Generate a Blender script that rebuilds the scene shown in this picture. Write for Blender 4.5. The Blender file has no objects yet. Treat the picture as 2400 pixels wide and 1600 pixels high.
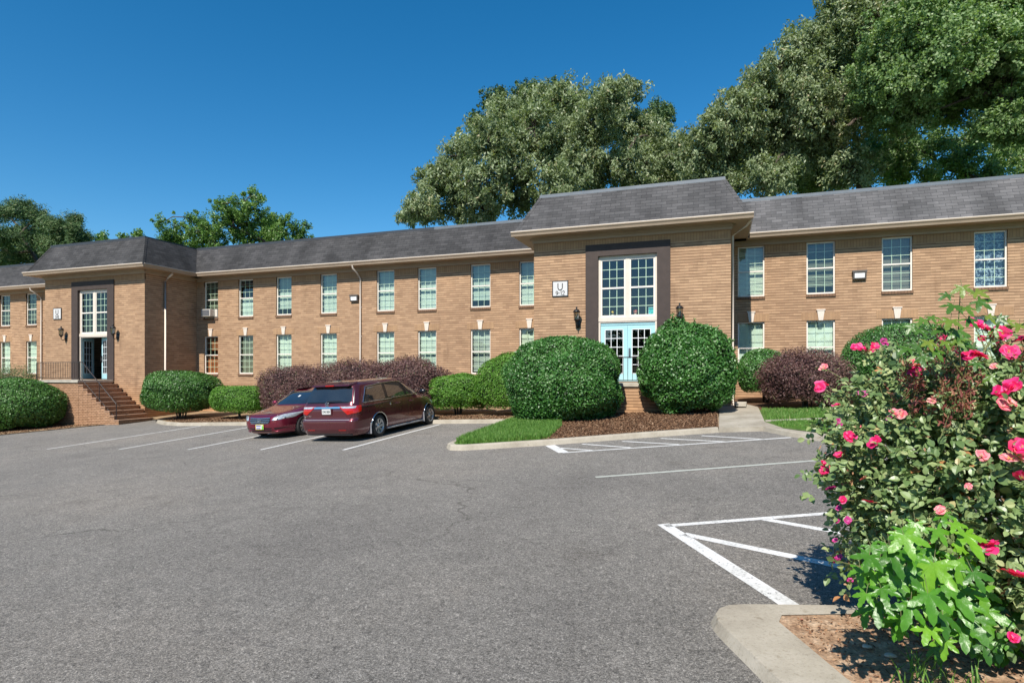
import bpy, math, random
import numpy as np
from mathutils import Vector, Matrix
from mathutils.geometry import tessellate_polygon
R = math.radians
random.seed(7); rng = np.random.default_rng(11)
sc = bpy.context.scene
col = sc.collection

# ------------------------------------------------------------------ camera, sky, sun, exposure
EYE = 2.2185
cam = bpy.data.cameras.new('camera'); camo = bpy.data.objects.new('camera', cam); col.objects.link(camo)
cam.sensor_width = 36; cam.lens = 21.0; cam.shift_y = 0.03125; cam.clip_end = 3000; cam.clip_start = .05
camo.location = (0, 0, EYE); camo.rotation_euler = (R(90), 0, R(19.286))
sc.camera = camo
SUN_EL, SUN_AZ = 47.5, 181.7
w = bpy.data.worlds.new('World'); sc.world = w; w.use_nodes = True
nt = w.node_tree; bg = nt.nodes['Background']
sky = nt.nodes.new('ShaderNodeTexSky'); sky.sky_type = 'NISHITA'; sky.sun_disc = False
sky.sun_elevation = R(SUN_EL); sky.sun_rotation = R(SUN_AZ); sky.altitude = 300
sky.air_density = 1.0; sky.dust_density = 0.25; sky.ozone_density = 3.5
hs = nt.nodes.new('ShaderNodeHueSaturation'); hs.inputs['Saturation'].default_value = 1.36; hs.inputs['Value'].default_value = 1.13; hs.inputs['Hue'].default_value = .493
nt.links.new(sky.outputs[0], hs.inputs['Color']); nt.links.new(hs.outputs[0], bg.inputs[0]); bg.inputs[1].default_value = 0.088
sun = bpy.data.lights.new('sun', 'SUN'); sun.energy = 4.6; sun.angle = R(.55); sun.color = (1, .945, .86)
suno = bpy.data.objects.new('sun', sun); col.objects.link(suno)
d = Vector((-.03, -1, math.tan(R(SUN_EL)))).normalized()
suno.rotation_euler = d.to_track_quat('Z', 'Y').to_euler(); suno.location = (0, -20, 30)
vs = sc.view_settings; vs.view_transform = 'Standard'; vs.look = 'None'; vs.gamma = 1; vs.exposure = 0.54
sc.cycles.max_bounces = 8; sc.cycles.transparent_max_bounces = 16
sc.cycles.sample_clamp_indirect = 6; sc.cycles.caustics_reflective = False; sc.cycles.caustics_refractive = False

# ------------------------------------------------------------------ helpers
def gz(x, y):
    return .04*min(max(x, -48), 30) + .045*min(max(y, -20), 27)
def gzn(x, y):
    return .04*np.clip(x, -48, 30) + .045*np.clip(y, -20, 27)
_c, _s = .9439, .3303
def at(px, py, t):
    "a bearing and a depth taken from the survey of the photograph -> world point"
    k = (px-1200)/1400.
    return Vector(((-_s+k*_c)*t, (_c+k*_s)*t, EYE+(875-py)/1400.*t))
def tag(o, label=None, cat=None, group=None, kind=None):
    if label: o['label'] = label
    if cat: o['category'] = cat
    if group: o['group'] = group
    if kind: o['kind'] = kind
    return o
def empty(name, loc=(0, 0, 0), label=None, cat=None, group=None, rot=None):
    o = bpy.data.objects.new(name, None); col.objects.link(o); o.location = loc; o.empty_display_size = .2
    if rot: o.rotation_euler = rot
    return tag(o, label, cat, group)
def copy_tree(o, parent=None):
    c = o.copy(); col.objects.link(c); c.parent = parent
    for ch in [x for x in CH.get(o.name, [])]:
        d = copy_tree(ch, c); CH.setdefault(c.name, []).append(d)
    return c
CH = {}
class MB:
    def __init__(s): s.v = []; s.f = []; s.m = []; s.sm = []; s.uv = None
    def add(s, vs, fs, mi=0, smooth=False):
        b = len(s.v); s.v += [tuple(v) for v in vs]
        for f in fs: s.f.append(tuple(b+i for i in f)); s.m.append(mi); s.sm.append(smooth)
    def box(s, x0, x1, y0, y1, z0, z1, mi=0):
        s.add([(x0,y0,z0),(x1,y0,z0),(x1,y1,z0),(x0,y1,z0),(x0,y0,z1),(x1,y0,z1),(x1,y1,z1),(x0,y1,z1)],
              [(0,3,2,1),(4,5,6,7),(0,1,5,4),(1,2,6,5),(2,3,7,6),(3,0,4,7)], mi)
    def quad(s, a, b, c, d, mi=0): s.add([a,b,c,d], [(0,1,2,3)], mi)
    def tube(s, pts, rad, n=8, mi=0, smooth=True, caps=True):
        pts = [Vector(p) for p in pts]; k = len(pts)
        if not hasattr(rad, '__len__'): rad = [rad]*k
        vs = []; ref = Vector((0, 0, 1))
        for i, p in enumerate(pts):
            t = (pts[min(i+1, k-1)]-pts[max(i-1, 0)])
            if t.length < 1e-9: t = Vector((0,0,1))
            t.normalize()
            r = ref if abs(t.dot(ref)) < .9 else Vector((1, 0, 0))
            u = t.cross(r).normalized(); v = t.cross(u).normalized()
            for j in range(n):
                a = 2*math.pi*j/n; vs.append(p+(u*math.cos(a)+v*math.sin(a))*rad[i])
        fs = []
        for i in range(k-1):
            for j in range(n):
                fs.append((i*n+j, (i+1)*n+j, (i+1)*n+(j+1) % n, i*n+(j+1) % n))
        s.add(vs, fs, mi, smooth)
        if caps:
            s.add(vs[:n], [tuple(range(n))], mi); s.add(vs[-n:], [tuple(range(n-1, -1, -1))], mi)
    def lathe(s, prof, org=(0,0,0), n=16, mi=0, axis='z', smooth=True):
        vs = []; ox, oy, oz = org
        for r, h in prof:
            for j in range(n):
                a = 2*math.pi*j/n
                if axis == 'z': vs.append((ox+r*math.cos(a), oy+r*math.sin(a), oz+h))
                else: vs.append((ox+r*math.cos(a), oy+h, oz+r*math.sin(a)))
        k = len(prof); fs = [(i*n+j, i*n+(j+1)%n, (i+1)*n+(j+1)%n, (i+1)*n+j) for i in range(k-1) for j in range(n)]
        s.add(vs, fs, mi, smooth)
    def build(s, name, mats, parent=None, loc=None, bevel=0):
        me = bpy.data.meshes.new(name); me.from_pydata(s.v, [], s.f)
        for m in (mats if isinstance(mats, (list, tuple)) else [mats]): me.materials.append(m)
        me.polygons.foreach_set('material_index', s.m); me.polygons.foreach_set('use_smooth', s.sm)
        uvl = me.uv_layers.new(name='UVMap'); n = len(me.loops)
        co = np.array(s.v, dtype=np.float64); li = np.zeros(n, dtype=np.int32); me.loops.foreach_get('vertex_index', li)
        nor = np.zeros(len(me.polygons)*3); me.polygons.foreach_get('normal', nor); nor = np.abs(nor.reshape(-1, 3))
        tot = np.zeros(len(me.polygons), dtype=np.int32); me.polygons.foreach_get('loop_total', tot)
        ax = np.repeat(np.argmax(nor*np.array([1.001, 1.0, .62]), axis=1), tot); p = co[li]
        uv = np.where((ax == 0)[:, None], p[:, [1, 2]], np.where((ax == 1)[:, None], p[:, [0, 2]], p[:, [0, 1]]))
        uvl.data.foreach_set('uv', uv.astype(np.float32).ravel())
        me.update()
        o = bpy.data.objects.new(name, me); col.objects.link(o)
        if parent: o.parent = parent; CH.setdefault(parent.name, []).append(o)
        if loc: o.location = loc
        if bevel:
            b = o.modifiers.new('bevel', 'BEVEL'); b.width = bevel; b.segments = 2; b.limit_method = 'ANGLE'
        return o
def mesh_np(name, V, F, mats, parent=None, lv=None, mi=None, smooth=False):
    "V (n,3), F (m,k) arrays -> mesh object, with a per-face value lv"
    me = bpy.data.meshes.new(name); m, k = F.shape
    me.vertices.add(len(V)); me.vertices.foreach_set('co', V.astype(np.float32).ravel())
    me.loops.add(m*k); me.loops.foreach_set('vertex_index', F.astype(np.int32).ravel())
    me.polygons.add(m); me.polygons.foreach_set('loop_start', np.arange(0, m*k, k, dtype=np.int32))
    me.polygons.foreach_set('loop_total', np.full(m, k, dtype=np.int32))
    for q in (mats if isinstance(mats, (list, tuple)) else [mats]): me.materials.append(q)
    if mi is not None: me.polygons.foreach_set('material_index', mi.astype(np.int32))
    me.polygons.foreach_set('use_smooth', np.full(m, smooth))
    me.update(calc_edges=True)
    if lv is not None:
        a = me.attributes.new('lv', 'FLOAT', 'FACE'); a.data.foreach_set('value', lv.astype(np.float32))
    o = bpy.data.objects.new(name, me); col.objects.link(o)
    if parent: o.parent = parent; CH.setdefault(parent.name, []).append(o)
    return o
def unit(a): return a/np.maximum(np.linalg.norm(a, axis=-1, keepdims=True), 1e-9)
def rdir(n): return unit(rng.normal(size=(n, 3)))
def leaves(P, N, L, W, droop=None, fold=.0):
    "diamond leaves at P with normals N, length L, width W -> V, F"
    n = len(P); N = unit(N); A = rdir(n)
    if droop is not None: A = unit(A*(1-droop)+np.array([0, 0, -1.])*droop)
    A = unit(A-N*np.sum(A*N, axis=1, keepdims=True)); B = np.cross(N, A)
    L = np.broadcast_to(L, (n,))[:, None]; W = np.broadcast_to(W, (n,))[:, None]
    V = np.stack([P-A*L*.5, P+B*W*.5-A*L*.08+N*W*fold, P+A*L*.5, P-B*W*.5-A*L*.08+N*W*fold], axis=1).reshape(-1, 3)
    return V, np.arange(4*n).reshape(n, 4)

# ------------------------------------------------------------------ materials
def newmat(name):
    m = bpy.data.materials.new(name); m.use_nodes = True; return m, m.node_tree, m.node_tree.nodes['Principled BSDF']
def node(nt, t, **kw):
    n = nt.nodes.new(t)
    for k, v in kw.items():
        if k in n.inputs: n.inputs[k].default_value = v
        else: setattr(n, k, v)
    return n
def ramp(nt, fac, stops):
    r = nt.nodes.new('ShaderNodeValToRGB'); e = r.color_ramp.elements
    while len(e) < len(stops): e.new(.5)
    for q, (p, c) in zip(e, stops): q.position = p; q.color = (*c, 1)
    nt.links.new(fac, r.inputs[0]); return r.outputs[0]
def mixc(nt, fac, a, b, mode='MIX'):
    m = nt.nodes.new('ShaderNodeMix'); m.data_type = 'RGBA'; m.blend_type = mode
    for s_, v in ((m.inputs[0], fac), (m.inputs[6], a), (m.inputs[7], b)):
        if hasattr(v, 'links'): nt.links.new(v, s_)
        elif isinstance(v, (tuple, list)): s_.default_value = (*v[:3], 1)
        else: s_.default_value = v
    return m.outputs[2]
def noise(nt, scale, detail=4, vec=None, rough=.55, coord='Object'):
    n = node(nt, 'ShaderNodeTexNoise', Scale=scale, Detail=detail, Roughness=rough)
    if vec is None:
        tc = nt.nodes.new('ShaderNodeTexCoord'); vec = tc.outputs[coord]
    nt.links.new(vec, n.inputs['Vector']); return n.outputs['Fac']
def scalev(nt, s, coord='Object'):
    tc = nt.nodes.new('ShaderNodeTexCoord'); mp = nt.nodes.new('ShaderNodeMapping'); mp.inputs['Scale'].default_value = s
    nt.links.new(tc.outputs[coord], mp.inputs[0]); return mp.outputs[0]
def bump(nt, b, h, strength, dist=.01):
    n = node(nt, 'ShaderNodeBump', Strength=strength, Distance=dist); nt.links.new(h, n.inputs['Height']); nt.links.new(n.outputs[0], b.inputs['Normal'])
def simple(name, c, rough=.6, var=.12, scale=6., metal=0., spec=.5, coat=0., bmp=0.):
    m, nt, b = newmat(name)
    f = noise(nt, scale)
    nt.links.new(ramp(nt, f, [(.3, tuple(v*(1-var) for v in c)), (.7, tuple(min(1, v*(1+var)) for v in c))]), b.inputs['Base Color'])
    b.inputs['Roughness'].default_value = rough; b.inputs['Metallic'].default_value = metal; b.inputs['Specular IOR Level'].default_value = spec
    b.inputs['Coat Weight'].default_value = coat; b.inputs['Coat Roughness'].default_value = .04
    if bmp: bump(nt, b, noise(nt, scale*6), bmp)
    return m
def brickmat(name, c1, c2, mortar, bw=.305, rh=.1, ms=.009, squash=False, bumps=.5, tone=None, base=False):
    m, nt, b = newmat(name)
    tc = nt.nodes.new('ShaderNodeTexCoord'); v = tc.outputs['UV']
    br = node(nt, 'ShaderNodeTexBrick', Scale=1.0, Bias=-.05)
    br.inputs['Mortar Size'].default_value = ms; br.inputs['Mortar Smooth'].default_value = .25
    br.inputs['Brick Width'].default_value = bw; br.inputs['Row Height'].default_value = rh
    br.inputs['Color1'].default_value = (*c1, 1); br.inputs['Color2'].default_value = (*c2, 1); br.inputs['Mortar'].default_value = (*mortar, 1)
    if squash: br.offset = 0
    nt.links.new(v, br.inputs['Vector'])
    mp = nt.nodes.new('ShaderNodeMapping'); mp.inputs['Scale'].default_value = (2.2, 9.0, 1); nt.links.new(v, mp.inputs[0])
    n1 = node(nt, 'ShaderNodeTexNoise', Scale=1.0, Detail=3.); nt.links.new(mp.outputs[0], n1.inputs['Vector'])
    c = mixc(nt, .55, br.outputs['Color'], ramp(nt, n1.outputs['Fac'], [(.3, (.80, .78, .76)), (.5, (1, 1, 1)), (.72, (1.16, 1.12, 1.1))]), 'MULTIPLY')
    n2 = node(nt, 'ShaderNodeTexNoise', Scale=.35, Detail=5.); nt.links.new(v, n2.inputs['Vector'])
    c = mixc(nt, .75, c, ramp(nt, n2.outputs['Fac'], [(.3, (.86, .84, .84)), (.6, (1.02, 1.02, 1.02)), (.8, (1.08, 1.02, .96))]), 'MULTIPLY')
    n3 = node(nt, 'ShaderNodeTexNoise', Scale=60., Detail=2.); nt.links.new(v, n3.inputs['Vector'])
    c = mixc(nt, .5, c, ramp(nt, n3.outputs['Fac'], [(.35, (.85, .85, .85)), (.65, (1.1, 1.1, 1.1))]), 'MULTIPLY')
    if tone:
        sp = nt.nodes.new('ShaderNodeSeparateXYZ'); nt.links.new(v, sp.inputs[0]); md = node(nt, 'ShaderNodeMath', operation='PINGPONG'); md.inputs[1].default_value = rh/2
        ad = node(nt, 'ShaderNodeMath', operation='ADD'); ad.inputs[1].default_value = 10.; nt.links.new(sp.outputs[1], ad.inputs[0]); nt.links.new(ad.outputs[0], md.inputs[0])
        mr = node(nt, 'ShaderNodeMapRange'); mr.inputs['From Min'].default_value = .007; mr.inputs['From Max'].default_value = .014; nt.links.new(md.outputs[0], mr.inputs['Value'])
        c = mixc(nt, mr.outputs[0], mixc(nt, 1., c, tone, 'MULTIPLY'), c)  # bed joints darkened, raked-joint shadow lines put into the colour
    if base:
        m2 = node(nt, 'ShaderNodeMapRange'); m2.inputs['From Min'].default_value = 1.9; m2.inputs['From Max'].default_value = .4; nt.links.new(sp.outputs[1], m2.inputs['Value'])
        n4 = node(nt, 'ShaderNodeTexNoise', Scale=1.1, Detail=4.); nt.links.new(v, n4.inputs['Vector']); m3 = node(nt, 'ShaderNodeMath', operation='MULTIPLY'); nt.links.new(m2.outputs[0], m3.inputs[0]); nt.links.new(n4.outputs['Fac'], m3.inputs[1])
        c = mixc(nt, m3.outputs[0], c, mixc(nt, 1., c, (1.15, .92, .62), 'MULTIPLY'))
        mq = nt.nodes.new('ShaderNodeMapping'); mq.inputs['Scale'].default_value = (1.6, .22, 1); nt.links.new(v, mq.inputs[0]); n5 = node(nt, 'ShaderNodeTexNoise', Scale=1., Detail=6., Roughness=.65); nt.links.new(mq.outputs[0], n5.inputs['Vector'])
        c = mixc(nt, .8, c, ramp(nt, n5.outputs['Fac'], [(.3, (.78, .76, .75)), (.42, (1, 1, 1)), (.66, (1.03, 1.03, 1.03)), (.8, (1.14, 1.13, 1.14))]), 'MULTIPLY')
    nt.links.new(c, b.inputs['Base Color']); b.inputs['Roughness'].default_value = .82; b.inputs['Specular IOR Level'].default_value = .25
    bn = node(nt, 'ShaderNodeBump', Strength=bumps, Distance=.012); bn.invert = True
    nt.links.new(br.outputs['Fac'], bn.inputs['Height']); nt.links.new(bn.outputs[0], b.inputs['Normal'])
    return m
def leafmat(name, stops, rough=.42, trans=.25, spec=.45):
    m, nt, b = newmat(name)
    at_ = nt.nodes.new('ShaderNodeAttribute'); at_.attribute_name = 'lv'
    c = ramp(nt, at_.outputs['Fac'], stops)
    nt.links.new(c, b.inputs['Base Color']); b.inputs['Roughness'].default_value = rough; b.inputs['Specular IOR Level'].default_value = spec
    tr = nt.nodes.new('ShaderNodeBsdfTranslucent'); nt.links.new(mixc(nt, 1., c, (1.15, 1.25, .55), 'MULTIPLY'), tr.inputs[0])
    mx = nt.nodes.new('ShaderNodeMixShader'); mx.inputs[0].default_value = trans
    nt.links.new(b.outputs[0], mx.inputs[1]); nt.links.new(tr.outputs[0], mx.inputs[2])
    nt.links.new(mx.outputs[0], nt.nodes['Material Output'].inputs[0]); return m
def glassmat(name, tint=(.74, .9, .8), boost=1.0, base=.04):
    m, nt, b = newmat(name); nt.nodes.remove(b)
    tr = nt.nodes.new('ShaderNodeBsdfTransparent'); tr.inputs[0].default_value = (*tint, 1)
    gl = nt.nodes.new('ShaderNodeBsdfGlossy'); gl.inputs['Roughness'].default_value = .015; gl.inputs['Color'].default_value = (.95, .98, 1, 1)
    lw = node(nt, 'ShaderNodeLayerWeight', Blend=.5); pw = node(nt, 'ShaderNodeMath', operation='POWER'); nt.links.new(lw.outputs['Facing'], pw.inputs[0]); pw.inputs[1].default_value = 5.
    ma = node(nt, 'ShaderNodeMath', operation='MULTIPLY_ADD', use_clamp=True); ma.inputs[1].default_value = .95; ma.inputs[2].default_value = .04*boost+base
    nt.links.new(pw.outputs[0], ma.inputs[0]); mx = nt.nodes.new('ShaderNodeMixShader'); nt.links.new(ma.outputs[0], mx.inputs[0])
    nt.links.new(tr.outputs[0], mx.inputs[1]); nt.links.new(gl.outputs[0], mx.inputs[2]); nt.links.new(mx.outputs[0], nt.nodes['Material Output'].inputs[0]); return m

M = {}
M['brick'] = brickmat('tan_brick', (.47, .302, .182), (.35, .218, .131), (.38, .25, .16), ms=.004, tone=(.36, .32, .28), base=True)
M['soldier'] = brickmat('soldier_brick', (.42, .25, .13), (.36, .21, .11), (.25, .15, .085), bw=.1, rh=.31, ms=.007, squash=True)
M['brick_red'] = brickmat('reddish_brick', (.46, .27, .16), (.34, .19, .105), (.22, .14, .09), bw=.205, rh=.08, ms=.012, tone=(.55, .5, .45))
def shingle(nm='asphalt_shingles', g=1.):
    m, nt, b = newmat(nm); tc = nt.nodes.new('ShaderNodeTexCoord'); v = tc.outputs['UV']
    br = node(nt, 'ShaderNodeTexBrick', Scale=1.0, Bias=0.)
    br.inputs['Mortar Size'].default_value = .006; br.inputs['Mortar Smooth'].default_value = .3
    br.inputs['Brick Width'].default_value = .36; br.inputs['Row Height'].default_value = .118
    br.inputs['Color1'].default_value = (.064*g, .062*g, .0625*g, 1); br.inputs['Color2'].default_value = (.041*g, .040*g, .0405*g, 1); br.inputs['Mortar'].default_value = (.02*g, .02*g, .022*g, 1)
    nt.links.new(v, br.inputs['Vector'])
    mp = nt.nodes.new('ShaderNodeMapping'); mp.inputs['Scale'].default_value = (.9, .35, 1); nt.links.new(v, mp.inputs[0])
    n = node(nt, 'ShaderNodeTexNoise', Scale=1.0, Detail=4.); nt.links.new(mp.outputs[0], n.inputs['Vector'])
    c = mixc(nt, .9, br.outputs['Color'], ramp(nt, n.outputs['Fac'], [(.35, (.7, .7, .7)), (.5, (1, 1, 1)), (.68, (1.35, 1.33, 1.32))]), 'MULTIPLY')
    n3 = node(nt, 'ShaderNodeTexNoise', Scale=90., Detail=2.); nt.links.new(v, n3.inputs['Vector'])
    c = mixc(nt, .7, c, ramp(nt, n3.outputs['Fac'], [(.35, (.75, .75, .75)), (.65, (1.25, 1.25, 1.25))]), 'MULTIPLY')
    nt.links.new(c, b.inputs['Base Color']); b.inputs['Roughness'].default_value = .9; b.inputs['Specular IOR Level'].default_value = .2
    bn = node(nt, 'ShaderNodeBump', Strength=.5, Distance=.01); bn.invert = True; nt.links.new(br.outputs['Fac'], bn.inputs['Height']); nt.links.new(bn.outputs[0], b.inputs['Normal'])
    return m
M['shingle'] = shingle('dark_shingles', 1.05); M['shingle_light'] = shingle('pale_grey_shingles', 2.0); M['shingle_mid'] = shingle('grey_shingles', 1.5)  # three grey tones, paler towards the right wing
M['coping'] = simple('grey_metal_coping', (.17, .18, .19), .38, .1, 2., metal=.35)
M['coping_dark'] = simple('dark_roof_edge', (.035, .038, .045), .5, .15, 2.)
M['flatroof'] = simple('flat_roof', (.12, .12, .12), .9)
M['cream'] = simple('cream_trim_paint', (.66, .57, .48), .5, .05, 3.)
M['frame'] = simple('window_frame_paint', (.74, .68, .60), .45, .05, 3.)
M['tan'] = simple('tan_soffit_paint', (.35, .265, .19), .6, .08, 2.)
M['brown'] = simple('dark_brown_stucco', (.050, .034, .028), .75, .12, 5., bmp=.2)
M['muntin'] = simple('pale_green_muntin', (.70, .76, .60), .5, .04, 3.)
M['muntin_white'] = simple('white_muntin', (.78, .79, .78), .5, .04, 3.)
M['blue'] = simple('pale_blue_door_paint', (.37, .62, .66), .4, .05, 3.)
M['black'] = simple('black_metal', (.014, .013, .013), .4, .2, 10.)
M['rail'] = simple('brown_black_railing', (.028, .020, .018), .45, .2, 10.)
M['blind_b'] = simple('cream_blind', (.60, .62, .52), .6, .04, 3.); M['blind_c'] = simple('soft_grey_blind', (.46, .52, .48), .6, .04, 3.)
M['blind'] = simple('pale_blind', (.60, .655, .60), .6, .04, 3.)
M['blind_dark'] = simple('olive_grey_blind', (.17, .175, .13), .6, .1, 3.)
M['blind_grey'] = simple('grey_blind', (.42, .44, .42), .6, .1, 3.)
M['shade'] = simple('taupe_shade', (.14, .125, .11), .8, .1, 3.)
M['curtain_red'] = simple('rust_curtain', (.42, .13, .05), .8, .2, 3.)
M['glass'] = glassmat('window_glass', (.87, .95, .885), 1.2, .035)
M['glass_dark'] = glassmat('dark_window_glass', (.35, .4, .4), 1.3, .06)
M['interior'] = simple('dark_interior', (.06, .05, .045), .9)
M['steel'] = simple('brushed_steel', (.35, .35, .36), .3, .05, 5., metal=.9)
M['white'] = simple('white_enamel', (.80, .80, .80), .4, .03, 5.)
M['white_panel'] = simple('white_sign_panel', (.585, .57, .555), .4, .02, 5.)
M['inkblk'] = simple('black_ink', (.01, .01, .012), .5, .05)
M['ac'] = simple('beige_plastic', (.60, .55, .48), .5, .05)
def concrete():
    m, nt, b = newmat('weathered_concrete'); c = ramp(nt, noise(nt, 1.4, 6, rough=.65), [(.3, (.26, .225, .175)), (.5, (.36, .32, .255)), (.72, (.44, .395, .325))])
    c = mixc(nt, .7, c, ramp(nt, noise(nt, 38., 4, rough=.8), [(.32, (.62, .6, .57)), (.45, (1, 1, 1)), (.7, (1.1, 1.1, 1.1))]), 'MULTIPLY'); c = mixc(nt, 1., c, ramp(nt, noise(nt, 5., 6, rough=.75), [(.30, (.66, .62, .56)), (.40, (1, 1, 1))]), 'MULTIPLY')
    nt.links.new(c, b.inputs['Base Color']); b.inputs['Roughness'].default_value = .9; b.inputs['Specular IOR Level'].default_value = .2; bump(nt, b, noise(nt, 70., 3), .4, .006); return m
M['concrete'] = concrete()
M['slab'] = simple('limestone_slab', (.42, .38, .31), .85, .2, 3., bmp=.3)
M['core'] = simple('shrub_shade_core', (.02, .022, .012), .95, .4, 8.)  # dark fill colour for the light-blocking core inside each shrub
M['core_p'] = simple('purple_shrub_shade_core', (.03, .018, .018), .95, .4, 8.)
M['bark'] = simple('bark', (.075, .058, .045), .9, .35, 5., bmp=.6)
M['cane'] = simple('rose_cane', (.16, .17, .06), .6, .3, 9.)
M['twig'] = simple('dead_twig', (.22, .15, .10), .8, .3, 20.)

def asphalt():
    m, nt, b = newmat('worn_asphalt')
    big = noise(nt, .22, 5); mid = noise(nt, 1.6, 5); fine = noise(nt, 52., 4, rough=.8); sub = noise(nt, .7, 6, rough=.7); vf = noise(nt, 130., 2)
    c = ramp(nt, fine, [(.34, (.052, .049, .046)), (.43, (.125, .119, .112)), (.57, (.198, .188, .175)), (.67, (.37, .352, .33))])
    c = mixc(nt, 1., c, ramp(nt, vf, [(.32, (.55, .54, .53)), (.5, (1.05, 1.03, 1.0)), (.68, (1.6, 1.56, 1.5))]), 'MULTIPLY')
    m8 = noise(nt, 9., 4, rough=.7); m20 = noise(nt, 21., 3, rough=.7)
    c = mixc(nt, 1., c, ramp(nt, m8, [(.30, (.82, .82, .82)), (.48, (1.02, 1.02, 1.02)), (.70, (1.14, 1.14, 1.14))]), 'MULTIPLY')
    c = mixc(nt, 1., c, ramp(nt, m20, [(.32, (.75, .75, .75)), (.5, (1.03, 1.03, 1.03)), (.68, (1.24, 1.24, 1.24))]), 'MULTIPLY')
    c = mixc(nt, 1., c, (1.16, 1.15, 1.125), 'MULTIPLY')
    vc = node(nt, 'ShaderNodeTexVoronoi', feature='DISTANCE_TO_EDGE', Scale=.23); vd = nt.nodes.new('ShaderNodeVectorMath'); vd.operation = 'ADD'; nz = node(nt, 'ShaderNodeTexNoise', Scale=1.3, Detail=6.); tcc = nt.nodes.new('ShaderNodeTexCoord')
    nt.links.new(tcc.outputs['Object'], nz.inputs['Vector']); nt.links.new(tcc.outputs['Object'], vd.inputs[0]); nt.links.new(nz.outputs['Color'], vd.inputs[1]); nt.links.new(vd.outputs[0], vc.inputs['Vector'])
    ck = ramp(nt, vc.outputs['Distance'], [(.0, (.42, .41, .40)), (.0025, (.6, .6, .6)), (.006, (1, 1, 1))]); c = mixc(nt, ramp(nt, noise(nt, .31, 3), [(.50, (0, 0, 0)), (.60, (.8, .8, .8))]), c, mixc(nt, 1., c, ck, 'MULTIPLY'))
    oil = noise(nt, .85, 2); c = mixc(nt, 1., c, ramp(nt, oil, [(.70, (1, 1, 1)), (.80, (.66, .65, .65))]), 'MULTIPLY')
    c = mixc(nt, .9, c, ramp(nt, big, [(.3, (.80, .80, .81)), (.5, (1, 1, 1)), (.68, (1.14, 1.11, 1.08))]), 'MULTIPLY')
    c = mixc(nt, .8, c, ramp(nt, sub, [(.30, (.72, .71, .70)), (.42, (1, 1, 1)), (.62, (1, 1, 1)), (.75, (1.13, 1.10, 1.07))]), 'MULTIPLY')
    c = mixc(nt, .7, c, ramp(nt, mid, [(.3, (.87, .87, .87)), (.6, (1.03, 1.03, 1.03))]), 'MULTIPLY')
    # dark cracks / raveled seams
    vo = node(nt, 'ShaderNodeTexNoise', Scale=.9, Detail=6., Roughness=.75, Distortion=.6); nt.links.new(scalev(nt, (1, 2.6, 1)), vo.inputs['Vector'])
    c = mixc(nt, 1., c, ramp(nt, vo.outputs['Fac'], [(.30, (.72, .72, .74)), (.37, (1, 1, 1))]), 'MULTIPLY')
    nt.links.new(c, b.inputs['Base Color']); b.inputs['Roughness'].default_value = .87; b.inputs['Specular IOR Level'].default_value = .28
    bump(nt, b, fine, 1.0, .02); return m
M['asphalt'] = asphalt()
def paintmat():
    m, nt, b = newmat('worn_white_paint')
    f = noise(nt, 30., 5, rough=.7); g = noise(nt, 3., 4)
    c = ramp(nt, f, [(.34, (.17, .165, .16)), (.42, (.60, .59, .565)), (.6, (.72, .71, .685))])
    c = mixc(nt, .8, c, ramp(nt, g, [(.35, (.8, .8, .78)), (.6, (1, 1, 1))]), 'MULTIPLY')
    nt.links.new(c, b.inputs['Base Color']); b.inputs['Roughness'].default_value = .75; bump(nt, b, f, .3, .005); return m
M['paint'] = paintmat()
M['paint_old'] = simple('faded_grey_white_paint', (.40, .41, .36), .8, .1, 9., bmp=.2)
def soilmat(name, a, b_, c_, sc_=9.):
    m, nt, b = newmat(name); f = noise(nt, sc_, 6, rough=.7); g = noise(nt, sc_*6, 3)
    c = ramp(nt, f, [(.3, a), (.5, b_), (.7, c_)]); c = mixc(nt, .7, c, ramp(nt, g, [(.35, (.6, .6, .6)), (.65, (1.35, 1.3, 1.25))]), 'MULTIPLY')
    nt.links.new(c, b.inputs['Base Color']); b.inputs['Roughness'].default_value = .95; b.inputs['Specular IOR Level'].default_value = .15; bump(nt, b, f, .8, .04); return m
M['mulch'] = soilmat('mulch', (.05, .028, .018), (.13, .075, .045), (.24, .15, .09))
M['dirt'] = soilmat('dry_leafy_dirt', (.13, .085, .05), (.30, .21, .125), (.42, .32, .20), 5.)
M['clay'] = soilmat('orange_clay', (.19, .11, .065), (.37, .245, .155), (.54, .41, .29), 8.)
M['turf'] = soilmat('turf_soil', (.05, .09, .02), (.085, .15, .035), (.13, .20, .055), 6.)
M['chips'] = leafmat('bark_chips', [(0, (.04, .02, .012)), (.4, (.13, .065, .035)), (.8, (.27, .16, .09)), (1, (.42, .30, .2))], .85, 0., .2)
M['litter'] = leafmat('fallen_leaves', [(0, (.05, .028, .02)), (.35, (.16, .08, .045)), (.65, (.34, .18, .10)), (.88, (.48, .31, .18)), (1, (.5, .1, .1))], .8, .1, .2)
M['grass'] = leafmat('grass_blades', [(0, (.06, .15, .02)), (.5, (.13, .28, .05)), (.9, (.24, .38, .09)), (1, (.40, .40, .17))], .5, .35, .3)
M['holly'] = leafmat('glossy_holly_leaf', [(0, (.016, .055, .010)), (.4, (.042, .145, .021)), (.7, (.09, .235, .045)), (1, (.26, .39, .18))], .44, .15, .6)
M['holly_m'] = leafmat('mid_green_shrub_leaf', [(0, (.02, .06, .01)), (.4, (.05, .14, .022)), (.75, (.095, .22, .04)), (1, (.22, .33, .13))], .46, .2, .5)
M['holly_l'] = leafmat('bright_shrub_leaf', [(0, (.04, .11, .014)), (.45, (.09, .22, .025)), (.8, (.16, .32, .045)), (1, (.26, .38, .12))], .5, .25, .35)
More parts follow.
